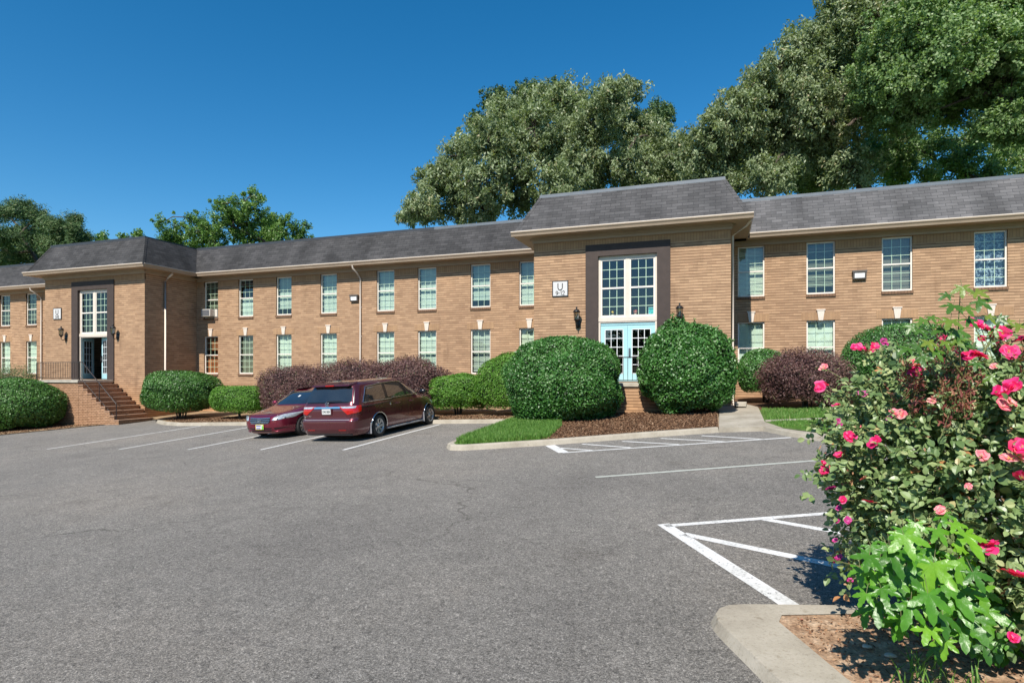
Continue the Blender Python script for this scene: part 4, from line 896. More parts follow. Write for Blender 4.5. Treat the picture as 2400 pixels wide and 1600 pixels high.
def strip(B, pts, where, off, wd, mb, sgn=1, mi=0, close=False):
    P = []
    if close: pts = pts+[pts[0]]
    for (a, b), (c, d_) in zip(pts, pts[1:]):
        n = max(1, int(math.hypot(c-a, d_-b)/.06))
        for i in range(n): P.append((a+(c-a)*i/n, b+(d_-b)*i/n))
    P.append(pts[-1])
    def m3(u, z):
        if where == 'side': return Vector((u, B.side(u, z, sgn)+sgn*off, z))
        if where == 'front': return Vector((B.front(u, z)+off, u, z))
        return Vector((B.rear(u, z)-off, u, z))
    mb.tube([m3(*p) for p in P], wd/2, 6, mi)
def wheel(parent, x, y, r, wd, nsp, sgn, dbl=True):
    t = MB(); w2 = wd/2; o = (x, y, r)
    prof = [(r*.66, -w2+.01), (r*.70, -w2), (r*.93, -w2+.005), (r*.985, -w2+.03), (r, -w2+.06), (r, w2-.06), (r*.985, w2-.03), (r*.93, w2-.005), (r*.70, w2), (r*.66, w2-.01)]
    t.lathe(prof, o, 36, axis='y'); ty = t.build('tyre', M['rubber'], parent)
    m = MB(); s_ = sgn
    m.lathe([(r*.675, s_*(w2-.012)), (r*.655, s_*(w2-.005)), (r*.60, s_*(w2-.02)), (r*.58, s_*(w2-.05)), (r*.6, -s_*w2*.6)], o, 36, axis='y')
    for k in range(nsp):
        a0 = 2*math.pi*k/nsp
        for dd in ((-.11, .11) if dbl else (0,)):
            a = a0+dd; ca, sa = math.cos(a), math.sin(a); r0, r1 = r*.12, r*.61; h0, h1 = .018 if dbl else .03, .020 if dbl else .034
            ys = y+s_*(w2-.035); V = []
            for rr, hh, yy in ((r0, h0, ys-s_*.01), (r1, h1, ys+s_*.018)):
                for q in (-1, 1):
                    for dy in (0, -s_*.03): V.append((x+rr*ca-q*hh*sa, yy+dy, r+rr*sa+q*hh*ca))
            m.add(V, [(0, 4, 6, 2), (1, 3, 7, 5), (0, 1, 5, 4), (2, 6, 7, 3)])
    m.lathe([(0, s_*(w2-.02)), (r*.13, s_*(w2-.024)), (r*.2, s_*(w2-.04)), (r*.2, s_*(w2-.08))], o, 20, axis='y')
    m.build('rim', M['alloy'], ty)
    m = MB(); m.lathe([(0, s_*(w2-.09)), (r*.6, s_*(w2-.09))], o, 24, axis='y'); m.lathe([(r*.45, s_*(w2-.085)), (r*.15, s_*(w2-.085))], o, 24, axis='y', mi=1); m.build('brake_disc', [M['blackgloss'], M['steel']], ty)
    return ty
def place_car(root, x, y, head):
    f = Vector((math.sin(head), math.cos(head), 0)); f.z = .04*f.x+.045*f.y; f.normalize(); up = Vector((-.04, -.045, 1)).normalized(); l = up.cross(f).normalized(); up = f.cross(l)
    m = Matrix((f, l, up)).transposed(); root.rotation_euler = m.to_euler(); root.location = (x, y, gz(x, y)+.004)
def emblem(parent, org, s, nx):
    "chrome ring with an H shaped bar pattern; nx = +1 front, -1 rear"
    mb = MB(); P = []
    for k in range(25):
        a = 2*math.pi*k/24; c_, s_ = math.cos(a), math.sin(a); P.append((org[0], org[1]+s*abs(c_)**.7*(1 if c_ > 0 else -1)*(1+.12*s_), org[2]+s*.82*abs(s_)**.7*(1 if s_ > 0 else -1)))
    mb.tube(P, s*.09, 6, caps=False)
    for q in (-1, 1): mb.tube([(org[0]+nx*.002, org[1]+q*s*.34, org[2]-s*.62), (org[0]+nx*.004, org[1]+q*s*.40, org[2]), (org[0]+nx*.002, org[1]+q*s*.62, org[2]+s*.68)], s*.12, 6)
    mb.tube([(org[0]+nx*.004, org[1]-s*.38, org[2]-.05*s), (org[0]+nx*.004, org[1]+s*.38, org[2]-.05*s)], s*.11, 6)
    mb.build('emblem', M['chrome'], parent)
def under(parent, L0, L1, W, wheels, rW, yo):
    mb = MB(); mb.box(L0, L1, -W, W, .19, .36); mb.build('underbody', M['plastic'], parent)
    for w_ in wheels:
        for s_ in (-1, 1):
            mb = MB(); V = []; n = 20
            for k in range(n+1):
                a = math.pi*(-.12+1.24*k/n); V += [(w_+rW*math.cos(a), s_*yo, .33+rW*math.sin(a)), (w_+rW*math.cos(a), s_*.45, .33+rW*math.sin(a))]
            mb.add(V, [(2*k, 2*k+1, 2*k+3, 2*k+2) for k in range(n)], 0, True); V2 = [(w_+rW*math.cos(math.pi*(-.12+1.24*k/n)), s_*.45, .33+rW*math.sin(math.pi*(-.12+1.24*k/n))) for k in range(n+1)]
            mb.add(V2, [tuple(range(n+1))]); mb.build('wheel_well', M['plastic'], parent)

# ---- minivan, seen from behind
van = empty('minivan', (0, 0, 0), 'dark maroon minivan parked nose in, seen from behind, right of the burgundy sedan', 'minivan')
VB = Body([(.18, 2.46), (.3, 2.62), (.6, 2.64), (.75, 2.57), (.86, 2.36), (.95, 2.10), (1.02, 1.80), (1.08, 1.52), (1.3, 1.06), (1.5, .56), (1.6, .24), (1.66, -.02), (1.70, -.3), (1.725, -.6), (1.74, -.9)],
          [(.18, -2.40), (.26, -2.50), (.36, -2.555), (.55, -2.57), (.63, -2.56), (.66, -2.50), (.9, -2.49), (1.05, -2.46), (1.13, -2.42), (1.5, -2.22), (1.6, -2.17), (1.64, -2.14), (1.68, -2.02), (1.71, -1.85), (1.73, -1.6), (1.74, -1.3)],
          [(.18, .90), (.26, .95), (.4, .985), (.6, 1.0), (.85, 1.0), (.98, .985), (1.04, .965), (1.12, .945), (1.3, .895), (1.5, .83), (1.6, .785), (1.65, .74), (1.69, .66), (1.715, .55), (1.73, .42), (1.74, .24)], 3.6, 13)
WX = (-1.36, 1.66); vz = sorted({*np.linspace(.18, 1.1, 34), *np.linspace(1.1, 1.64, 16), 1.66, 1.68, 1.69, 1.70, 1.71, 1.72, 1.728, 1.734, 1.74})
car_body(VB, vz, WX, van, M['maroon'], .405)
under(van, -2.3, 1.95, .80, WX, .405, .93)
for wx in WX:
    for s_ in (-1, 1): tag(wheel(van, wx, s_*.885, .335, .225, 7, s_))
belt = [(-2.06, 1.105), (-.62, 1.105), (-.50, 1.135), (1.42, 1.135), (1.05, 1.33), (.62, 1.50), (.2, 1.585), (-.3, 1.61), (-1.0, 1.60), (-1.74, 1.545)]
for s_ in (-1, 1):
    mb = MB(); patch(VB, [(-2.05, 1.11), (1.40, 1.12), (1.03, 1.33), (.60, 1.50), (.2, 1.58), (-.3, 1.605), (-1.0, 1.595), (-1.75, 1.54)], 'side', .004, mb, 0, s_, 40, 14); mb.build('window_surround', M['blackgloss'], van)
    for q in ([(-1.98, 1.13), (-.92, 1.13), (-.92, 1.565), (-1.68, 1.52)], [(-.78, 1.155), (.16, 1.155), (.02, 1.57), (-.78, 1.57)], [(.30, 1.155), (1.24, 1.155), (.96, 1.32), (.56, 1.48), (.16, 1.565)]):
        mb = MB(); patch(VB, q, 'side', .009, mb, 0, s_, 16, 10); mb.build('side_window', M['carwin'] if 'carwin' in M else M.setdefault('carwin', simple('tinted_glass', (.018, .02, .02), .04, .3, 1.5, spec=.9, coat=1.)), van)
    mb = MB(); strip(VB, belt, 'side', .008, .024, mb, s_, 0, True); mb.build('chrome_trim', M['chrome'], van)
    mb = MB(); strip(VB, [(-2.30, .985), (-.62, 1.02)], 'side', .0, .026, mb, s_); mb.build('slide_rail', M['blackgloss'], van)
    for q in ([(-.55, 1.10), (-.52, .60), (-.80, .40), (-.85, .27)], [(.22, 1.12), (.24, .27)], [(1.22, 1.12), (1.16, .70), (1.10, .55)]):
        mb = MB(); strip(VB, q, 'side', -.002, .009, mb, s_); mb.build('door_gap', M['blackgloss'], van)
    for hx in (-.36, .45):
        mb = MB(); y = VB.side(hx, .93, s_); mb.tube([(hx-.11, y+s_*.005, .935), (hx-.07, y+s_*.04, .94), (hx+.10, y+s_*.04, .945), (hx+.14, y+s_*.005, .945)], .016, 8); mb.build('door_handle', M['maroon'], van)
    mb = MB(); y = VB.side(-.72, .93, s_); mb.lathe([(0, s_*.006), (.035, s_*.004), (.04, 0)], (-.72, y+s_*.003, .945), 14, axis='y'); mb.build('lock_cover', M['chrome'], van)
    for wx in WX:
        mb = MB(); P = [(wx+.415*math.cos(a), VB.side(wx+.415*math.cos(a), max(.2, .33+.415*math.sin(a)), s_)+s_*.004, .33+.415*math.sin(a)) for a in np.linspace(-.12, math.pi+.2, 26)]
        mb.tube(P, .017, 6); mb.build('arch_trim', M['chrome'], van)
        mb = MB(); mb.box(wx-.45, wx-.41, min(s_*.80, s_*1.0), max(s_*.80, s_*1.0), .15, .47); mb.build('mud_flap', M['silverplastic'], van, bevel=.01)
    mb = MB(); mb.box(WX[0]+.43, WX[1]-.47, min(s_*.88, s_*.985), max(s_*.88, s_*.985), .185, .245); mb.build('side_skirt', M['silverplastic'], van, bevel=.02)
    mb = MB(); mb.lathe([(0, -.11), (.05, -.10), (.085, -.05), (.09, .05), (.06, .10), (0, .11)], (1.12, s_*1.06, 1.19), 12, axis='y'); mb.tube([(1.14, s_*.92, 1.14), (1.13, s_*1.0, 1.17)], .03, 8); mb.build('mirror', M['blackgloss'], van)
mb = MB(); patch(VB, [(-.86, 1.115), (.86, 1.115), (.745, 1.60), (-.745, 1.60)], 'rear', .004, mb, 0); mb.build('window_surround', M['blackgloss'], van)
mb = MB(); patch(VB, [(-.81, 1.15), (.81, 1.15), (.71, 1.555), (-.71, 1.555)], 'rear', .010, mb, 0); mb.build('rear_window', M['carwin'], van)
mb = MB(); 
for z0, z1, x0, x1 in ((1.60, 1.645, -2.30, -1.9),):
    mb.add([(-2.30, -.66, 1.60), (-2.30, .66, 1.60), (-1.95, .74, 1.665), (-1.95, -.74, 1.665), (-2.27, -.66, 1.635), (-2.27, .66, 1.635), (-1.95, .72, 1.705), (-1.95, -.72, 1.705), (-2.12, -.68, 1.595), (-2.12, .68, 1.595)],
           [(0, 1, 5, 4), (4, 5, 6, 7), (0, 8, 9, 1), (0, 4, 7, 3), (1, 2, 6, 5), (0, 3, 8), (1, 9, 2)])
mb.build('spoiler', M['maroon'], van, bevel=.008)
mb = MB(); mb.box(-2.312, -2.29, -.15, .15, 1.603, 1.632); mb.build('brake_light', M['redlens'], van)
mb = MB(); mb.tube([(-2.48, .0, 1.155), (-2.47, -.02, 1.17), (-2.455, -.28, 1.185), (-2.45, -.50, 1.19)], [.02, .016, .012, .006], 6); mb.build('wiper', M['black'], van)
emblem(van, (-2.475, 0, 1.085), .065, -1)
mb = MB(); patch(VB, [(-.46, .965), (.46, .965), (.46, 1.015), (-.46, 1.015)], 'rear', .018, mb, 0); mb.build('chrome_garnish', M['chrome'], van)
for s_ in (-1, 1):
    lp_ = [(s_*.42, 1.0), (s_*.95, .99), (s_*.955, .80), (s_*.72, .78)]; lp_ = lp_ if s_ > 0 else lp_
    mb = MB(); patch(VB, [(s_*.40, 1.03), (s_*.955, 1.03), (s_*.95, .80), (s_*.72, .785)], 'rear', .012, mb, 0); patch(VB, [(-2.47, .80), (-2.20, .86), (-2.16, 1.03), (-2.47, 1.03)], 'side', .010, mb, 0, s_)
    t = mb.build('tail_light', M['redlens'], van); mb = MB(); patch(VB, [(s_*.46, 1.018), (s_*.93, 1.018), (s_*.925, .965), (s_*.55, .965)], 'rear', .017, mb, 0); mb.build('clear_lens', M['clearlens'], t)
    mb = MB(); patch(VB, [(s_*.42, .335), (s_*.68, .335), (s_*.68, .365), (s_*.42, .365)], 'rear', .005, mb, 0, nu=4, nv=2); mb.build('reflector', M['redlens'], van)
mb = MB(); strip(VB, [(-.80, .645), (.80, .645)], 'rear', .006, .022, mb); mb.build('bumper_ledge', M['chrome_soft'] if 'chrome_soft' in M else M['silverplastic'], van)
mb = MB(); strip(VB, [(-.78, .67), (-.86, .78)], 'rear', 0, .012, mb); strip(VB, [(.78, .67), (.86, .78)], 'rear', 0, .012, mb); strip(VB, [(-.70, .66), (.70, .66)], 'rear', 0, .012, mb); mb.build('tailgate_gap', M['blackgloss'], van)
mb = MB(); strip(VB, [(-.80, .215), (.80, .215)], 'rear', .0, .05, mb); mb.build('lower_valance', M['plastic'], van)
def plate(parent, x, y, z, nx, txt, mats, tint):
    p = MB(); p.box(x-.004, x+.004, y-.155, y+.155, z-.078, z+.078); o = p.build('licence_plate', mats, parent, bevel=.003)
    if txt:
        c = bpy.data.curves.new('plate_text', 'FONT'); c.body = txt; c.size = .082; c.align_x = 'CENTER'; c.align_y = 'CENTER'; c.extrude = .001; c.offset = .002
        q = bpy.data.objects.new('tmp', c); col.objects.link(q); bpy.context.view_layer.update(); me = bpy.data.meshes.new_from_object(q); bpy.data.objects.remove(q)
        me.materials.clear(); me.materials.append(tint); q = bpy.data.objects.new('plate_text', me); col.objects.link(q); q.parent = o; q.rotation_euler = (R(90), 0, R(-90) if nx < 0 else R(90)); q.location = (x+nx*.006, y, z-.005); q.scale = (.68, 1.1, 1)
    return o
mb = MB(); mb.box(-2.515, -2.49, -.19, .19, .80, .97); mb.build('plate_recess', M['maroon'], van)
plate(van, -2.525, 0, .885, -1, 'CWU 5854', M['white_panel'], simple('dark_green_ink', (.03, .06, .05), .5))
c = bpy.data.curves.new('badge', 'FONT'); c.body = 'ODYSSEY'; c.size = .055; c.extrude = .003; c.align_x = 'CENTER'; q = bpy.data.objects.new('tmp', c); col.objects.link(q); bpy.context.view_layer.update()
me = bpy.data.meshes.new_from_object(q); bpy.data.objects.remove(q); me.materials.clear(); me.materials.append(M['chrome']); q = bpy.data.objects.new('badge', me); col.objects.link(q); q.parent = van; q.rotation_euler = (R(90), 0, R(-90)); q.location = (VB.rear(.66, .74)-.012, .66, .735)
mb = MB(); patch(VB, [(-.80, 1.12), (.80, 1.12), (.62, 1.58), (-.62, 1.58)], 'front', .004, mb, 0); mb.build('windscreen', M['carwin'], van)
for s_ in (-1, 1): mb = MB(); patch(VB, [(s_*.55, .66), (s_*.9, .70), (s_*.88, .86), (s_*.6, .80)], 'front', .006, mb); mb.build('headlight', M['clearlens'], van)
mb = MB(); patch(VB, [(-.4, .66), (.4, .66), (.45, .80), (-.45, .80)], 'front', .006, mb); mb.build('grille', M['blackgloss'], van)
mb = MB(); mb.add([(-1.9, -.02, 1.73), (-1.9, .02, 1.73), (-1.72, .02, 1.735), (-1.72, -.02, 1.735), (-1.88, 0, 1.79)], [(0, 4, 1), (0, 3, 4), (1, 4, 2), (3, 2, 4)]); mb.build('aerial', M['black'], van)
place_car(van, -10.58, 17.05, R(3.0))

# ---- sedan, facing the camera
car = empty('sedan', (0, 0, 0), 'burgundy four door sedan backed into its stall with a yellow edged flag front plate', 'car')
SB = Body([(.17, 2.28), (.24, 2.38), (.38, 2.43), (.5, 2.44), (.6, 2.43), (.68, 2.38), (.745, 2.27), (.79, 2.08), (.84, 1.78), (.90, 1.42), (.95, 1.12), (1.0, .98), (1.1, .79), (1.3, .34), (1.38, .10), (1.42, -.10), (1.45, -.32), (1.465, -.5), (1.476, -.75)],
          [(.18, -2.35), (.3, -2.47), (.7, -2.48), (.95, -2.42), (1.03, -2.25), (1.06, -1.95), (1.1, -1.80), (1.3, -1.32), (1.4, -1.12), (1.45, -.98), (1.476, -.85)],
          [(.17, .82), (.24, .87), (.4, .905), (.6, .922), (.75, .92), (.88, .90), (.95, .87), (1.0, .84), (1.1, .79), (1.3, .68), (1.38, .62), (1.42, .56), (1.45, .46), (1.465, .36), (1.476, .16)], 4.6, 5)
SX = (1.44, -1.36); sz = sorted({*np.linspace(.17, .97, 44), *np.linspace(.97, 1.4, 16), 1.41, 1.42, 1.43, 1.44, 1.45, 1.458, 1.465, 1.471, 1.476})
car_body(SB, sz, SX, car, M['burgundy'], .36, zw=.32); under(car, -2.2, 1.9, .66, SX, .36, .84)
for wx in SX:
    for s_ in (-1, 1): wheel(car, wx, s_*.80, .325, .21, 9, s_, False)
mb = MB(); patch(SB, [(-.74, .985), (.74, .985), (.58, 1.375), (-.58, 1.375)], 'front', .006, mb); mb.build('windscreen', M['carwin'], car)
mb = MB(); mb.quad((.62, -.13, 1.24), (.62, -.05, 1.24), (.58, -.05, 1.27), (.58, -.13, 1.27)); 
for s_ in (-1, 1):
    mb = MB(); patch(SB, [(-1.62, 1.0), (.82, 1.0), (.30, 1.28), (.04, 1.37), (-.4, 1.41), (-.95, 1.38), (-1.3, 1.25)], 'side', .004, mb, 0, s_, 30, 12); mb.build('window_surround', M['blackgloss'], car)
    for q in ([(-1.45, 1.02), (-.42, 1.02), (-.42, 1.375), (-.93, 1.36)], [(-.32, 1.02), (.70, 1.02), (.25, 1.27), (.02, 1.355), (-.32, 1.38)]):
        mb = MB(); patch(SB, q, 'side', .009, mb, 0, s_); mb.build('side_window', M['carwin'], car)
    mb = MB(); strip(SB, [(-1.66, .985), (.86, .985), (.32, 1.28), (.05, 1.375), (-.4, 1.42), (-.95, 1.39), (-1.33, 1.25)], 'side', .006, .018, mb, s_, 0, True); mb.build('chrome_trim', M['chrome'], car)
    mb = MB(); patch(SB, [(s_*.45, .60), (s_*.52, .585), (s_*.86, .64), (s_*.895, .76), (s_*.88, .79), (s_*.70, .765), (s_*.50, .69)], 'front', .008, mb, 0, nu=20, nv=12); h = mb.build('headlight', M['clearlens'], car)
    for y_, z_ in ((.58, .645), (.73, .685)):
        x_ = SB.front(y_, z_); mb = MB(); mb.lathe([(.0, .0), (.028, .004), (.045, .012), (.048, .002)], (0, 0, 0), 14); mb.v = [(x_+.008+z2, s_*y_+x2, z_+y2) for x2, y2, z2 in mb.v]; mb.build('lamp_reflector', M['chrome'], h)
    mb = MB(); patch(SB, [(s_*.50, .30), (s_*.78, .33), (s_*.74, .36), (s_*.50, .36)], 'front', .003, mb, 0, nu=8, nv=3); mb.build('bumper_vent', M['blackgloss'], car)
    mb = MB(); strip(SB, [(s_*.48, .235), (s_*.82, .27)], 'front', .004, .035, mb); mb.build('bumper_lip', M['burgundy'], car)
    for q in ([(.98, .95), (.94, .60), (.98, .25)], [(-.36, .98), (-.38, .25)], [(-1.30, .92), (-1.15, .72), (-.98, .6), (-.9, .3)]):
        mb = MB(); strip(SB, q, 'side', -.002, .008, mb, s_); mb.build('door_gap', M['blackgloss'], car)
    for hx in (-.22, -1.12): mb = MB(); y = SB.side(hx, .82, s_); mb.tube([(hx-.1, y, .82), (hx-.06, y+s_*.035, .825), (hx+.08, y+s_*.035, .825), (hx+.11, y, .82)], .014, 8); mb.build('door_handle', M['burgundy'], car)
    mb = MB(); mb.lathe([(0, -.10), (.05, -.09), (.075, -.04), (.078, .05), (.05, .09), (0, .10)], (.62, s_*.97, 1.03), 12, axis='y'); mb.tube([(.66, s_*.84, .99), (.63, s_*.92, 1.01)], .025, 8); mb.build('mirror', M['burgundy'], car)
    mb = MB(); patch(SB, [(s_*.45, .72), (s_*.88, .74), (s_*.88, .92), (s_*.5, .88)], 'rear', .006, mb); mb.build('tail_light', M['redlens'], car)
mb = MB(); patch(SB, [(-.34, .50), (.34, .50), (.40, .56), (.385, .675), (-.385, .675), (-.40, .56)], 'front', .006, mb); g = mb.build('grille', M['blackgloss'], car)
for z_, yy, ww in ((.672, .385, .042), (.618, .385, .026), (.566, .38, .026), (.516, .345, .024)):
    mb = MB(); strip(SB, [(-yy, z_), (-yy*.5, z_-.008), (0, z_-.012), (yy*.5, z_-.008), (yy, z_)], 'front', .014, ww, mb); mb.build('chrome_bar', M['chrome'], g)
emblem(car, (SB.front(0, .59)+.03, 0, .59), .062, 1)
mb = MB(); patch(SB, [(-.38, .25), (.38, .25), (.42, .36), (-.42, .36)], 'front', .003, mb, 0, nu=12, nv=4); mb.build('lower_intake', M['blackgloss'], car)
mb = MB(); strip(SB, [(-.44, .305), (.44, .305)], 'front', .008, .02, mb); mb.build('intake_bar', M['burgundy'], car)
xp = SB.front(0, .38)+.025; pl = MB(); pl.box(xp-.004, xp+.004, -.155, .155, .318, .474); po = pl.build('front_plate', simple('yellow_plate_edge', (.75, .62, .08), .5), car)
mb = MB(); mb.box(xp+.0045, xp+.006, -.14, .14, .332, .46); mb.build('plate_field', M['white_panel'], po)
mb = MB(); mb.box(xp+.0065, xp+.008, -.13, .05, .425, .452); mb.box(xp+.0065, xp+.008, -.13, .03, .34, .368); mb.build('blue_stripe', simple('deep_blue_ink', (.01, .03, .35), .5), po)
mb = MB(); mb.box(xp+.0065, xp+.008, .09, .15, .325, .40); mb.box(xp+.0065, xp+.0078, .10, .14, .402, .44); mb.build('green_corner', simple('green_ink', (.12, .5, .08), .5), po)
mb = MB(); mb.tube([(1.0, .35, .965), (.92, .0, .985), (.90, -.55, .985)], .012, 6); mb.build('wiper', M['black'], car)
mb = MB(); yq = .18; 
def wsp(y, z): return (SB.front(y, z)+.012, y, z+.006)
mb.quad(wsp(-.02, 1.20), wsp(.05, 1.20), wsp(.05, 1.245), wsp(-.02, 1.245)); mb.build('windscreen_sticker', M['white'], car)
mb = MB(); strip(SB, [(-.62, .748), (-.35, .742), (0, .738), (.35, .742), (.62, .748)], 'front', 0, .008, mb); mb.build('bonnet_gap', M['blackgloss'], car)
place_car(car, -13.66, 17.58, R(180.5))

# ------------------------------------------------------------------ shrubs
def bumps(D, k, amp, seed):
    r = np.random.default_rng(seed); s = np.zeros(len(D))
    for i in range(7): s += np.sin(D @ (r.normal(size=3)*k*(1+.5*i/3))+r.uniform(0, 6.28))*amp/(1+.35*i)
    return s
def shrub(name, label, cat, c, r, zc, n, L, W, mat, seed, box=2., lump=.03, lk=3., group=None, shoots=0, core='core', out=1.0, jit=.55, zmin=-.75, depth=.10, spiky=0.):
    "c=(x,y) foot, zc=centre height above its ground, r=(rx,ry,rz)"
    g = gz(*c)+.1; root = empty(name, (c[0], c[1], g), label, cat, group)
    D = rdir(int(n*1.25)); D = D[D[:, 2] > zmin][:n]; n = len(D); rr = np.array(r)
    p = box; rad = 1/((np.abs(D)**p).sum(1))**(1/p) if p > 2 else np.ones(n)
    k = 1+bumps(D, lk, lump, seed)
    shell = 1-depth*rng.random(n)**1.6+.03*rng.random(n)*out
    P = D*rr*(rad*k*shell)[:, None]; Nn = unit(D/rr)
    N = unit(Nn+rng.normal(size=(n, 3))*jit)
    if spiky:
        # upright arching sprays
        P = P+unit(Nn+np.array([0, 0, .6]))*(rng.random(n)**2*spiky)[:, None]
    V, F = leaves(P+np.array([0, 0, zc]), N, rng.uniform(.7, 1.25, n)*L, rng.uniform(.7, 1.25, n)*W)
    cl = .5+.5*np.clip(bumps(D, 6., .6, seed+1), -1, 1)
    lv = np.clip(.55*rng.beta(2, 2, n)+.25*cl+.1+(rng.random(n) < .06)*.4, 0, 1)
    if shoots:
        SP = []; 
        for i in range(shoots):
            d0 = rdir(1)[0]; d0[2] = abs(d0[2])*.8+.35; d0 /= np.linalg.norm(d0); q = d0*rr*(1+bumps(d0[None], lk, lump, seed)[0]); ln = rng.uniform(.08, .26); dr = unit(d0+np.array([0, 0, .7])+rng.normal(size=3)*.3)
            for t in np.linspace(0, 1, 9): SP.append(q+dr*ln*t+rng.normal(size=3)*.018)
        SP = np.array(SP)+np.array([0, 0, zc]); V2, F2 = leaves(SP, rdir(len(SP))+np.array([0, -.5, .3]), L, W); F2 = F2+len(V); V = np.vstack([V, V2]); F = np.vstack([F, F2]); lv = np.concatenate([lv, rng.uniform(.3, .95, len(SP))])
    V[:, 2] = np.maximum(V[:, 2], .03)
    mesh_np('foliage', V, F, M[mat], root, lv)
    # solid dark core put in behind the leaves to block light; no modelled twigs
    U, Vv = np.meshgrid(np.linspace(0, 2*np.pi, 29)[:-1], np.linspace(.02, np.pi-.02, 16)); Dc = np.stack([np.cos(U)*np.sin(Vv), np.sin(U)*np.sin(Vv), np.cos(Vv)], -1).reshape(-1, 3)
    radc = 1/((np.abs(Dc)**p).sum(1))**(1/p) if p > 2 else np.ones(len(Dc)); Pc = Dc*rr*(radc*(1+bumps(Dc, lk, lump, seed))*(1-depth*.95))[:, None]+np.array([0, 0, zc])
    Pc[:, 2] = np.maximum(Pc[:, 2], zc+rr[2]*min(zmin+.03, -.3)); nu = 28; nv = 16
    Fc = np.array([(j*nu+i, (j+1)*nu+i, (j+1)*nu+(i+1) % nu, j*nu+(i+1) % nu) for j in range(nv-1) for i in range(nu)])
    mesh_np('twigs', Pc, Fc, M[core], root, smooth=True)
    mb = MB(); rs = random.Random(seed)
    for k_ in range(5):
        a = rs.uniform(0, 6.28); q = rs.uniform(.05, .25)*min(r[0], r[1]); mb.tube([(q*math.cos(a)*.5, q*math.sin(a)*.5, -.15), (q*math.cos(a), q*math.sin(a), zc*.4), (q*math.cos(a)*2.5, q*math.sin(a)*2.5, zc)], [.04, .032, .02], 6)
    mb.build('stem', M['bark'], root)
    return root
shrub('round_shrub', 'largest clipped round dark green bush, left of the right entrance', 'bush', (-4.80, 18.7), (1.76, 1.62, 1.40), 1.17, 56000, .070, .046, 'holly', 3, 2.5, .035, 3.4, shoots=4, jit=.85)
shrub('round_shrub', 'taller egg shaped dark green bush with stray shoots, right of the right entrance', 'bush', (-1.02, 19.85), (1.44, 1.40, 1.42), 1.38, 46000, .085, .054, 'holly', 5, 2.15, .055, 4.6, shoots=130, jit=.95, zmin=-.88, depth=.14)
shrub('round_shrub', 'low dome shaped dark green bush left of the brick steps', 'bush', (-31.45, 18.75), (2.25, 1.9, 1.30), .98, 34000, .080, .054, 'holly_m', 8, 2.1, .04, 3., zmin=-.7)
shrub('boxy_shrub', 'flat topped dark green bush at the corner right of the brick steps', 'bush', (-23.75, 21.15), (1.72, 1.25, .93), 1.28, 28000, .080, .052, 'holly_m', 9, 2.7, .04, 3., zmin=-.85, depth=.14)
shrub('low_hedge', 'low bright green hedge between the flat topped bush and the purple hedge', 'hedge', (-19.85, 20.8), (1.36, .85, .60), .82, 19000, .065, .038, 'holly_l', 10, 3.2, .03, 3.4, depth=.14)
shrub('purple_shrub', 'purple leaved shrub at the left end of the hedge behind the sedan', 'bush', (-16.95, 20.95), (1.65, .95, .92), 1.02, 30000, .08, .028, 'loro', 12, 2.3, .06, 3.6, 'purple leaved shrubs behind the parked cars', core='core_p', zmin=-.6, spiky=.30, jit=.9)
shrub('purple_shrub', 'purple leaved shrub in the middle of the hedge behind the minivan', 'bush', (-14.35, 21.05), (1.75, .95, .94), 1.08, 32000, .08, .028, 'loro', 14, 2.6, .06, 3.6, 'purple leaved shrubs behind the parked cars', core='core_p', zmin=-.6, spiky=.30, jit=.9)
shrub('purple_shrub', 'purple leaved shrub at the right end of the hedge, above the minivan front', 'bush', (-11.75, 20.95), (1.62, .95, .93), 1.08, 32000, .08, .028, 'loro', 15, 2.6, .06, 3.6, 'purple leaved shrubs behind the parked cars', core='core_p', zmin=-.6, spiky=.30, jit=.9)
shrub('low_hedge', 'light green hedge right of the purple hedge, in front of the minivan nose', 'hedge', (-9.40, 20.75), (1.10, .85, .68), .84, 19000, .062, .038, 'holly_l', 17, 3., .045, 3.4, depth=.14)
shrub('sloping_shrub', 'yellowish green bush squeezed between the light hedge and the largest round bush', 'bush', (-6.95, 20.3), (1.45, 1.0, 1.08), 1.10, 24000, .062, .040, 'holly_l', 18, 2.2, .04, 3., shoots=10)
shrub('small_shrub', 'small round dark green bush against the right wing, behind the purple bush', 'bush', (1.45, 22.7), (.92, .8, .82), 1.05, 13000, .062, .040, 'holly', 20, 2.3, .03, 3.)
shrub('purple_shrub', 'wide purple leaved bush beside the walkway in front of the right wing', 'bush', (2.48, 20.75), (1.16, 1.0, .78), .86, 28000, .075, .026, 'loro', 22, 2.2, .06, 3.4, core='core_p', spiky=.28, jit=.9)
shrub('round_shrub', 'broad clipped green bush right of the wide purple bush, behind the roses', 'bush', (5.35, 21.35), (1.75, 1.3, 1.18), 1.28, 28000, .055, .036, 'holly', 23, 2.3, .025, 3.)
shrub('feathery_shrub', 'wispy olive green shrub at the left edge behind the dome shaped bush', 'bush', (-35.2, 21.0), (1.6, 1.2, 1.2), 1.55, 13000, .10, .02, 'pine', 24, 2., .08, 3., spiky=.35, jit=1.2, depth=.3)

